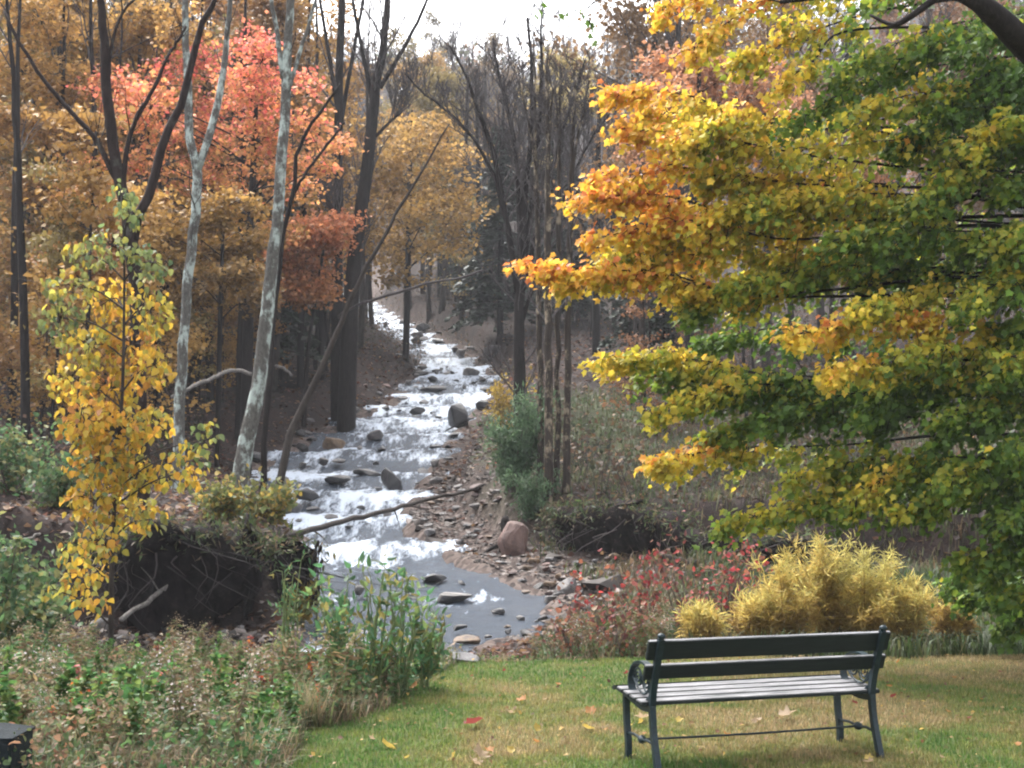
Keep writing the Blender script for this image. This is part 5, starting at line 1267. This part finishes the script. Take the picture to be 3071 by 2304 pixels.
# ------------------------------------------------------------------ root-hung cut banks
def root_mass(name, label, edge, seed, n):
    """dark mat of roots and soil hanging from a bank edge; edge is a list of (u, v of the lip, d, drop in m)"""
    rs = np.random.default_rng(seed); E = np.array([at(u, v, d) for u, v, d, _ in edge]); dr = np.array([q[3] for q in edge])
    C = curve(E, 40); C[:, 2] += -.10 + .8 * (fbm(np.arange(40) * .31, np.full(40, seed * .7), seed) - .5); C[:, 1] += .5 * (fbm(np.arange(40) * .27, np.full(40, seed * .3), seed + 5) - .5); D = np.interp(np.linspace(0, 1, 40), np.linspace(0, 1, len(dr)), dr); base = C[20] - (0, 0, D[20])
    e = thing(name, label, 'roots', tuple(base))
    # overhanging soil body
    prof = np.array([(0.55, 0.02), (0.12, 0.05), (-0.14, -0.02), (-0.16, -0.22), (0.02, -0.45), (0.14, -0.75), (0.05, -1.05), (0.55, -1.15)])
    out = norm(np.cross(np.gradient(C, axis=0), [0, 0, 1.0])); out[out[:, 1] < 0] *= -1    # away from the viewer: into the bank
    V = []
    for i in range(40):
        for (o, z) in prof:
            j = (fbm(C[i, 0] * 3 + o * 7, z * 5 + C[i, 1], seed) - .5) * .75
            tp = math.sin(min(1, i / 13, (39 - i) / 13) * math.pi / 2)
            V.append(C[i] + out[i] * ((o + float(j)) * tp + .5 * (1 - tp)) + np.array([0, 0, z * D[i] * (.25 + .75 * tp) - .25 * (1 - tp)]) + rs.normal(size=3) * .045)
    k = len(prof); i = np.arange(39)[:, None] * k; j = np.arange(k - 1)[None]
    mk('soil', np.array(V), np.stack([i + j, i + j + 1, i + k + j + 1, i + k + j], -1).reshape(-1, 4), M_SOIL, e, loc=base, smooth=True)
    g = Geo()
    for _ in range(n):
        i = int(rs.uniform(0, 39)); L = D[i] * rs.uniform(.4, 1.15); s = C[i] - out[i] * rs.uniform(.0, .2) + (0, 0, -rs.uniform(0, .4) * D[i])
        side = rs.normal() * .9 * L; L *= rs.choice([.35, .7, 1.0])
        P = curve([s, s + np.array([side * .3 + rs.normal() * .1, -.06, -.3 * L]), s + np.array([side * .55 + rs.normal() * .14, -.05, -.65 * L]), s + np.array([side + rs.normal() * .15, -.02 + rs.normal() * .08, -L])], 7)
        g.add(*tube(P, np.linspace(rs.uniform(.005, .014), .002, 7), 4, cap=False), c=np.array((.042, .034, .033)) * rs.uniform(.25, 1.6))
    o = g.build('roots', M_STEM, e, base); o['kind'] = 'stuff'
    # grass hanging over the lip
    m = 3400; f = rs.uniform(0, 39, m); i = f.astype(int); p = C[i] + out[i] * rs.uniform(-.25, .7, m)[:, None] + rs.normal(size=(m, 3)) * .07 + np.stack([0 * f, 0 * f, -np.abs(rs.normal(size=m)) * .12], -1)
    V, T, kk = leaves(p, np.stack([rs.normal(size=m) * .6, -.5 + rs.normal(size=m) * .4, rs.normal(size=m) * .7], -1), rdir(m, rs, 1), rs.uniform(.05, .17, m), LANCE)
    c = np.array([(.05, .075, .025), (.07, .07, .032), (.085, .06, .035), (.03, .045, .02)])[rs.integers(4, size=m)] * np.exp(rs.normal(size=(m, 1)) * .3)
    o = mk('hanging_grass', V, T, M_VLEAF, e, colr=np.repeat(c, kk, 0), loc=base); o['kind'] = 'stuff'
M_SOIL = mat_rock('dark_damp_soil', (0.007, 0.005, 0.006), (0.020, 0.015, 0.015), (0.060, 0.046, 0.042), 0.95, 9)
root_mass('root_mass', 'dark overhanging bank of soil and tangled roots behind the yellow sapling', [(70, 520, 16.7, 1.2), (120, 514, 16.4, 1.4), (170, 522, 16.2, 1.3), (215, 518, 16.3, 1.4), (245, 526, 16.5, 1.3), (268, 534, 16.9, 1.15), (280, 548, 17.8, .7)], 301, 46)
root_mass('root_mass', 'dark undercut bank with hanging roots above the gravel bar', [(545, 515, 22.8, .8), (556, 503, 22.4, 1.0), (585, 504, 21.9, 1.1), (620, 506, 21.6, 1.1), (660, 512, 21.2, 1.05), (690, 530, 20.8, .8), (760, 532, 20.4, .8), (840, 535, 20.0, .8)], 302, 40)
# a rotten stump by the bank
def stump():
    p = at(508, 500, 23.2); b = np.array([p[0], 23.2, gz(p[0], 23.2)])
    e = thing('rotten_stump', 'dark rotten stump leaning at the top of the gravel bar', 'stump', tuple(b))
    P = curve([b - (0, 0, .15), b + (0, 0, .2), b + (-.03, 0, .42), b + (-.05, .02, .58)], 12) + np.random.default_rng(8).normal(size=(12, 3)) * .012; g = Geo(); g.add(*tube(P, np.interp(np.linspace(0, 1, 12), [0, .3, .8, 1], [.2, .12, .10, .05]), 9)); g.build('trunk', M_BARK_D, e, b)
    for a in (.2, 1.9, 3.5, 4.8):
        g = Geo(); d = np.array([math.cos(a), math.sin(a), 0]); g.add(*tube(curve([b + (0, 0, .12), b + d * .25 + (0, 0, .06), b + d * .5 + (0, 0, -.08)], 8), np.linspace(.07, .02, 8), 6)); g.build('root', M_BARK_D, e, b)
stump()
# ------------------------------------------------------------------ bushes
def bush(name, label, u, v, d, w, h, n, size, palette, shape=KITE, seed=1, up=.4, cat='shrub', group=None, stems=9, lean=0.0, bark=(.07, .055, .045)):
    rs = np.random.default_rng(seed); x = (u - 512) / F * d; b = np.array([x, d, gz(x, d)])
    e = thing(name, label, cat, tuple(b), group); st = Geo(); tips = []
    for i in range(stems):
        a = rs.uniform(0, 6.28); r = rs.uniform(.1, .5)
        top = b + np.array([math.cos(a) * w * r + lean, math.sin(a) * w * r * .8, h * rs.uniform(.6, 1.0)])
        C = curve([b + (rs.normal() * .04, rs.normal() * .04, -.03), b * .5 + top * .5 + rs.normal(size=3) * .06 * w, top], 9)
        st.add(*tube(C, np.linspace(.006 + .008 * h, .003, 9), 4, cap=False), c=bark)
        tips += [C[j] for j in range(2, 9)]
        for j in range(2, 9, 2):
            t = C[j] + norm(rs.normal(size=3) + (0, 0, up)) * w * rs.uniform(.12, .3); st.add(*tube(np.array([C[j], (C[j] + t) / 2 + (0, 0, .02), t]), (.005, .004, .002), 3, cap=False), c=bark); tips += [t, (t + C[j]) / 2]
    o = st.build('stems', M_STEM, e, b); o['kind'] = 'stuff'
    tips = np.array(tips); p = tips[rs.integers(len(tips), size=n)] + rs.normal(size=(n, 3)) * .07 * w
    p[:, 2] = np.maximum(p[:, 2], b[2] + .02)
    V, T, k = leaves(p, rdir(n, rs, up), rdir(n, rs, .8), size * rs.uniform(.6, 1.3, n), shape)
    pl = np.array(palette); c = pl[rs.integers(len(pl), size=n)] * np.exp(rs.normal(size=(n, 1)) * .22)
    o = mk('foliage', V, T, M_VLEAF, e, colr=np.repeat(c, k, 0), loc=b); o['kind'] = 'stuff'
    return e
WILLOW = [(.075, .125, .065), (.095, .145, .075), (.055, .095, .05)]
bush('willow_shrub', 'soft grey-green willow shrub on the bank beside the straight trunks', 512, 470, 24.6, 1.5, 1.75, 5200, .13, WILLOW, LANCE, 11, 1.2, stems=16)
bush('willow_shrub', 'low grey-green willow tuft just above the gravel bar stump', 530, 488, 23.8, .9, .8, 1800, .11, WILLOW, LANCE, 12, 1.0)
bush('yellow_bush', 'small yellow-leaved bush beside the grey boulder at the brook bend', 508, 375, 34, 1.5, 1.2, 700, .12, [(.36, .25, .05), (.28, .2, .05)], KITE, 13)
GRN = [(.05, .10, .045), (.07, .13, .05), (.10, .14, .06), (.16, .16, .06)]
for i, (u, d, w, h) in enumerate([(10, 13.4, 1.3, 1.5), (45, 14.0, 1.1, 1.0), (-30, 12.6, 1.2, 1.3), (25, 12.8, .9, .7), (60, 18.6, 1.3, .7), (15, 19.5, 1.6, 1.0)]):
    bush('green_shrub', ['tall blue-green shrub filling the gap beside the yellow sapling', 'blue-green shrub brushing against the yellow sapling', 'outer blue-green shrub beyond the tall one', 'low blue-green shrub at the foot of the tall one', 'low green shrub on the bank top behind the sapling', 'green shrub on the bank top beyond the tall blue-green shrub'][i], u, 0, d, w, h, 1100, .085, GRN, OVATE, 20 + i, group='green shrubs by the sapling')
for i, (u, d, w, h) in enumerate([(262, 17.9, 1.1, .55), (225, 18.2, 1.0, .5), (285, 18.4, .8, .45), (296, 17.3, .7, .55), (150, 16.9, .8, .4)]):
    bush('bank_bush', ['widest olive-yellow bush on the lip of the root-hung bank', 'olive-yellow bush on the bank lip next to the lichened birch', 'olive-yellow bush on the bank lip beside the leaning sapling', 'olive-yellow bush hanging at the water end of the bank lip', 'olive-yellow bush on the bank lip behind the yellow sapling'][i], u, 0, d, w, h, 800, .08, [(.16, .16, .05), (.10, .12, .045), (.28, .2, .05)], OVATE, 30 + i, group='bushes on the bank lip')
# ------------------------------------------------------------------ feathery yellow ferns behind the bench
def fern_clump(u, d, w, h, seed, warm, label):
    rs = np.random.default_rng(seed); x = (u - 512) / F * d; b = np.array([x, d, gz(x, d)]); e = thing('feathery_fern', label, 'fern', tuple(b)); 
    st = Geo(); pos, yd, fws = [], [], []
    for i in range(40):
        a = rs.uniform(0, 6.28); r = rs.uniform(.05, .62) * w; H = h * rs.uniform(.35, 1.12); fw = rs.normal() * .16
        C = curve([b + (rs.normal() * .08, rs.normal() * .08, 0), b + np.array([math.cos(a) * r * .5, math.sin(a) * r * .5, H * .65]), b + np.array([math.cos(a) * r, math.sin(a) * r, H])], 12)
        st.add(*tube(C, np.linspace(.006, .002, 12), 3, cap=False), c=(.26, .17, .05))
        m = 84; f = rs.uniform(2, 11, m); j = f.astype(int).clip(0, 10); q = C[j] + (C[j + 1] - C[j]) * (f - j)[:, None]
        dd = norm(rs.normal(size=(m, 3)) + (0, 0, .5)); pos.append(q); yd.append(dd); fws += [fw] * (2 * m)
        pos.append(q + dd * .07); yd.append(norm(dd + rs.normal(size=(m, 3)) * .5))
    pos, yd = np.concatenate(pos), np.concatenate(yd); n = len(pos)
    V, T, k = leaves(pos, yd, rdir(n, rs), rs.uniform(.05, .12, n), (LANCE[0] * (.38, 1, 1), LANCE[1]))
    zf = (pos[:, 2] - b[2]) / h
    c = pal(np.clip(zf * .8 + warm + np.array(fws) + rs.normal(size=n) * .12, 0, 1), [(0, (.17, .11, .05)), (.35, (.38, .25, .08)), (.65, (.56, .42, .12)), (1, (.48, .43, .14))]) * np.exp(rs.normal(size=(n, 1)) * .18)
    o = st.build('stems', M_STEM, e, b); o['kind'] = 'stuff'
    o = mk('fronds', V, T, M_VLEAF, e, colr=np.repeat(c, k, 0), loc=b); o['kind'] = 'stuff'
fern_clump(782, 13.1, .72, .82, 401, .10, 'amber feathery fern behind the middle of the bench back')
fern_clump(824, 13.3, .8, 1.05, 402, .16, 'tallest golden feathery fern of the row behind the bench')
fern_clump(862, 13.2, .8, .92, 403, .30, 'greenish-yellow feathery fern beside the tallest fern')
fern_clump(900, 13.0, .62, .66, 404, .12, 'gold feathery fern behind the end of the bench with the scrolled arm')
fern_clump(752, 12.9, .42, .5, 405, -.05, 'short brown-gold feathery fern next to the red-leaved shrubs')
fern_clump(700, 12.6, .35, .42, 406, .1, 'small olive-gold feathery fern between red leaves and bench')
fern_clump(948, 13.2, .35, .4, 407, -.22, 'dull green-brown feathery fern in the shade below the maple')
# ------------------------------------------------------------------ red-leaved shrubs
RED = [(.32, .05, .045), (.22, .035, .04), (.22, .085, .05), (.12, .04, .035), (.16, .10, .055), (.11, .085, .045), (.15, .07, .05)]
for i, (u, d, w, h, lab) in enumerate([(598, 13.6, .8, .75, 'pinkish-red leaved shrub near the pale boulder by the pool'), (645, 13.4, .8, .9, 'bright red leaved shrub between the pool and the ferns'), (690, 14.2, 1.0, 1.05, 'tall dull-red shrub behind the small olive fern'),
                                       (722, 14.6, .9, 1.0, 'brownish-red shrub beside the amber fern'), (575, 12.5, .6, .55, 'rust-red weed shrub at the lawn edge'), (620, 12.4, .7, .6, 'rusty brown-leaved shrub just beyond the bench arm'), (560, 13.0, .5, .5, 'faded red-green shrub beside the calm pool')]):
    bush('red_shrub', lab, u, 0, d, w * 1.25, h, 330 if i not in (4, 5, 6) else 220, .062, RED if i < 4 else RED[2:] + [(.10, .11, .045)], OVATE, 60 + i, .5, stems=8)
# ------------------------------------------------------------------ weeds
WT = {}
def weed_template(key, seed):
    rs = np.random.default_rng(seed); st = Geo(); lf = Geo()
    kind = key[:-1]
    H = {'goldenrod': .75, 'leafy': .6, 'aster': .6, 'tuft': .5, 'red': .5}[kind]
    for s in range({'goldenrod': 4, 'leafy': 4, 'aster': 5, 'tuft': 0, 'red': 3}[kind]):
        a = rs.uniform(0, 6.28); r = rs.uniform(.03, .16); h = H * rs.uniform(.65, 1.1)
        C = curve([(rs.normal() * .03, rs.normal() * .03, -.02), (math.cos(a) * r * .5, math.sin(a) * r * .5, h * .55), (math.cos(a) * r * 1.3, math.sin(a) * r * 1.3, h)], 12)
        st.add(*tube(C, np.linspace(.005, .002, 12), 4, cap=False), c={'goldenrod': (.16, .11, .06), 'leafy': (.09, .13, .05), 'aster': (.13, .10, .06), 'red': (.16, .06, .045)}[kind])
        m = {'goldenrod': 46, 'leafy': 52, 'aster': 44, 'red': 26}[kind]
        f = rs.uniform(.12, .95, m) * 11; j = f.astype(int).clip(0, 10); q = C[j] + (C[j + 1] - C[j]) * (f - j)[:, None]
        d = np.stack([rs.normal(size=m), rs.normal(size=m), rs.normal(size=m) * .3 + (.25 if kind == 'leafy' else -.1)], -1)
        sh, sz = {'goldenrod': (LANCE, .10), 'leafy': (OVATE, .062), 'aster': (LANCE, .065), 'red': (OVATE, .055)}[kind]
        V, T, k = leaves(q, d, rdir(m, rs, 1.3), sz * rs.uniform(.5, 1.25, m), sh)
        pl = np.array({'goldenrod': [(.12, .13, .05), (.18, .13, .065), (.08, .12, .04), (.15, .10, .055)], 'leafy': [(.055, .14, .04), (.08, .17, .045), (.13, .18, .05)],
                       'aster': [(.13, .13, .06), (.19, .13, .075), (.10, .12, .06)], 'red': [(.36, .06, .03), (.38, .13, .03), (.2, .05, .045), (.16, .11, .05)]}[kind])
        lf.add(V, T=T, c=np.repeat(pl[rs.integers(len(pl), size=m)] * np.exp(rs.normal(size=(m, 1)) * .25), k, 0))
        if kind in ('goldenrod', 'aster'):
            m = 22 if kind == 'goldenrod' else 14
            q = C[-1] + np.stack([rs.normal(size=m) * .045, rs.normal(size=m) * .045, rs.normal(size=m) * .05 - .02], -1)
            V, T, k = leaves(q, rdir(m, rs), rdir(m, rs), rs.uniform(.014, .03, m), KITE)
            pl = np.array([(.24, .18, .11), (.19, .14, .085), (.28, .23, .16)]) if kind == 'goldenrod' else np.array([(.40, .36, .36), (.30, .25, .2), (.2, .15, .1)])
            lf.add(V, T=T, c=np.repeat(pl[rs.integers(3, size=m)], k, 0))
    if kind == 'tuft':
        m = 110; z = np.zeros(m)
        c = np.array([(.19, .15, .08), (.11, .13, .05), (.25, .19, .11)])[rs.integers(3, size=m)] * np.exp(rs.normal(size=(m, 1)) * .25)
        V, Q, T, c = blades(rs.normal(size=m) * .05, rs.normal(size=m) * .05, rs.uniform(.25, .55, m), rs.uniform(.002, .005, m), rs.uniform(.2, 1.2, m), c, rs, z); lf.add(V, Q, T, c)
    out = []
    if st.n: o = st.build('stems', M_STEM); out.append(('stems', o.data)); bpy.data.objects.remove(o)
    o = lf.build('foliage', M_VLEAF); out.append(('foliage', o.data)); bpy.data.objects.remove(o)
    WT[key] = out
for q, k in enumerate(('goldenrod', 'leafy', 'aster', 'tuft', 'red')):
    for i in range(3): weed_template(k + str(i), 500 + q * 10 + i)
WL = {'goldenrod': ('dried goldenrod with a tan fluffy head in the weed bed', 'weed', 'dried goldenrod in the weed bed', 'goldenrod_plant'),
      'leafy': ('green broad-leaved weed in the weed bed', 'weed', 'green weeds in the weed bed', 'green_weed'),
      'aster': ('faded aster with pale seed heads in the weed bed', 'weed', 'faded asters in the weed bed', 'aster_plant'),
      'tuft': ('tuft of dry arching grass in the weed bed', 'grass tuft', 'grass tufts in the weed bed', 'grass_tuft'),
      'red': ('red-leaved low weed in the weed bed', 'weed', 'red weeds in the weed bed', 'red_weed')}
def weed(kind, x, y, s, lab=None, name=None):
    l = WL[kind]; u = 512 + x / y * F
    wz = 'by the dark slate post' if u < 120 and y < 9 else 'below the yellow sapling' if u < 200 and y > 10 else 'beside the tall green plants' if u > 270 and y > 9 else 'along the edge of the mown grass' if u > 180 and y < 9.5 else 'in the middle of the weed bed' if y < 10.5 else 'in front of the root-hung bank'
    sz = 'small ' if s < .66 else 'large ' if s > .84 else ''
    e = thing(name or l[3], lab or sz + l[0].replace('in the weed bed', wz), l[1], (x, y, gz(x, y) - .01), None if lab else l[2].replace('in the weed bed', wz), rng.uniform(0, 6.28)); e.scale = (s, s, s)
    for nm, me in WT[kind + str(int(rng.integers(3)))]:
        o = child(nm, me, e); o['kind'] = 'stuff'
    return e
k = 0
while k < 270:
    y = rng.uniform(6.9, 13.6); u = rng.uniform(-40, 450); x = (u - 512) / F * y
    if lawn_mask(np.array([x]), np.array([y]))[0] > .3: continue
    if y < 7.3 and u > 240: continue
    kind = rng.choice(['goldenrod', 'leafy', 'aster', 'tuft', 'red'], p=[.20, .35, .19, .18, .08])
    weed(kind, x, y, rng.uniform(.5, 1.1) * np.interp(y, [8, 10, 12], [.95, .72, .5])); k += 1
for k in range(46):
    y = rng.uniform(11.9, 13.6); u = rng.uniform(440, 700); x = (u - 512) / F * y
    kind = rng.choice(['goldenrod', 'aster', 'tuft'], p=[.35, .3, .35]); l = WL[kind]
    e = weed(kind, x, y, rng.uniform(.4, .75) * (.5 if u < 545 else 1)); e['label'] = {'goldenrod': 'dried goldenrod standing between lawn and pool', 'aster': 'faded aster standing between lawn and pool', 'tuft': 'dry grass tuft between lawn and pool'}[kind]; e['group'] = 'weeds between lawn and pool'
for u, v, s, lab in ((168, 655, .75, 'weed with crimson leaves in front of the outflow stones'), (84, 655, .6, 'orange-red weed beside the sapling foot'), (120, 705, .55, 'small orange-leaved weed in the middle of the weed bed')):
    y = {655: 10.9, 705: 8.6}[v]; weed('red', (u - 512) / F * y, y, s, lab)
# the tall green plants at the brook edge
for i, (u, d, s, lab) in enumerate([(352, 9.7, 1.0, 'tall bright green leafy plant at the edge of the weed bed'), (378, 9.8, 1.08, 'tallest bright green leafy plant by the brook edge'), (402, 10.0, .95, 'bright green leafy plant nearest to the grey slab rock'), (336, 9.5, .8, 'bright green plant in front of the dark seed stalk'), (292, 10.0, 1.12, 'green plant with stiff upright narrow leaves beside the root-hung bank'), (425, 10.2, .6, 'short green leafy plant where weeds meet the mown grass')]):
    x = (u - 512) / F * d
    for nm in range(1):
        bush('green_plant', lab, u, 0, d, (.62 if i != 4 else .3) * s, .92 * s, 190, .072, [(.065, .16, .065), (.09, .19, .075), (.15, .21, .07), (.05, .11, .045), (.22, .19, .06)], (OVATE[0] * (.62, 1.15, 1), OVATE[1]) if i != 4 else LANCE, 80 + i, .8, 'plant', stems=9, bark=(.10, .13, .05))
def seed_stalk():
    rs = np.random.default_rng(88); d = 10.6; b3 = at(316, 690, d); b = np.array([b3[0], d, gz(b3[0], d)]); e = thing('seed_stalk', 'dark dried seed stalk with twisted pods standing before the pale water', 'weed', tuple(b))
    C = curve([b, at(316, 640, d), at(317, 600, d), at(319, 540, d)], 16); g = Geo(); g.add(*tube(C, np.linspace(.006, .004, 16), 5)); g.build('stem', M_BARK_D, e, b)
    for du, v in ((-3, 556), (3, 563), (2, 550), (-3, 572), (3, 580), (-1, 545), (0, 590)):
        p = at(318 + du, v, d); g = Geo(); q = np.linspace(-1, 1, 7)[:, None]; P = p + q * np.array([.004, 0, .042]) + np.array([1, 0, 0]) * .008 * np.sin(q * 3); g.add(*tube(P, .003 + .011 * np.sin(np.linspace(.2, 2.9, 7)), 6)); g.build('pod', M_BARK_D, e, b)
seed_stalk()
# ------------------------------------------------------------------ fallen leaves on the lawn
def fallen_leaves():
    rs = np.random.default_rng(99); cols = {'dull red': (.16, .035, .03), 'pale tan': (.30, .22, .14), 'yellow': (.34, .25, .06), 'orange-brown': (.32, .15, .05)}
    ms = {}
    for nm, c in cols.items():
        S = MAPLE[0].copy(); S[:, 2] += .5 * S[:, 0]**2 + .6 * (S[:, 1] - .45)**2 + .10 * np.sin(S[:, 0] * 9)
        o = mk('fallen_leaf', S, MAPLE[1], M_VLEAF, colr=np.tile(np.array(c), (len(S), 1))); ms[nm] = o.data; bpy.data.objects.remove(o)
    pts = [(467, 731, 'dull red', 1.6), (480, 757, 'pale tan', 1.4), (381, 749, 'yellow', 1.3), (470, 766, 'pale tan', 1.2), (780, 721, 'pale tan', 1.5), (590, 713, 'orange-brown', 1.1), (583, 733, 'yellow', 1.0), (418, 690, 'orange-brown', 1.1), (520, 705, 'orange-brown', 1), (648, 722, 'pale tan', 1.2)]
    for i in range(46): pts.append((rs.uniform(330, 1024), rs.uniform(665, 768), rs.choice(list(cols), p=[.2, .2, .2, .4]), rs.uniform(.35, .8)))
    for u, v, c, s in pts:
        p = hit(u, v)
        if lawn_mask(p[0:1], p[1:2])[0] < .4: continue
        o = bpy.data.objects.new('fallen_leaf', ms[c]); col.objects.link(o); o.location = (p[0], p[1], gz(p[0], p[1]) + .035); s *= .085; o.scale = (s, s, s); o.rotation_euler = (rs.normal() * .35, rs.normal() * .35, rs.uniform(0, 6.28))
        tag(o, c + ' fallen maple leaf lying on the mown grass', 'leaf', c + ' leaves on the lawn')
fallen_leaves()
def leaf_bits():
    rs = np.random.default_rng(98); n = 900; y = 6.8 + 6.5 * rs.random(n); x = (rs.uniform(280, 1100, n) - 512) / F * y
    k = lawn_mask(x, y) > .3; x, y = x[k], y[k]; n = len(x)
    V, T, kk = leaves(np.stack([x, y, ground(x, y) + .022], -1), rdir(n, rs) * (1, 1, .3), rdir(n, rs, 1.6), rs.uniform(.015, .042, n), KITE)
    c = np.array([(.26, .18, .08), (.18, .09, .05), (.30, .2, .06), (.13, .07, .05)])[rs.integers(4, size=n)] * np.exp(rs.normal(size=(n, 1)) * .3)
    tag(mk('leaf_scraps', V, T, M_VLEAF, colr=np.repeat(c, kk, 0)), 'small curled scraps of leaf strewn through the lawn', 'leaf litter', kind='stuff')
leaf_bits()
# ------------------------------------------------------------------ damp air
def haze():
    m, t, o = newmat('damp_air')
    v = N(t, 'ShaderNodeVolumePrincipled', Density=HAZE); v.inputs['Color'].default_value = (0.93, 0.95, 1.0, 1)
    t.links.new(v.outputs[0], o.inputs['Volume'])
    V, T = box_v(900, 480, 150, 0, 190, 150 / 2 - 5)
    h = mk('haze', V, T, m, smooth=False); tag(h, 'thin damp haze greying the far hillside', 'haze', kind='stuff')
HAZE = 0.0006
haze()
print('done', time.time() - T0)
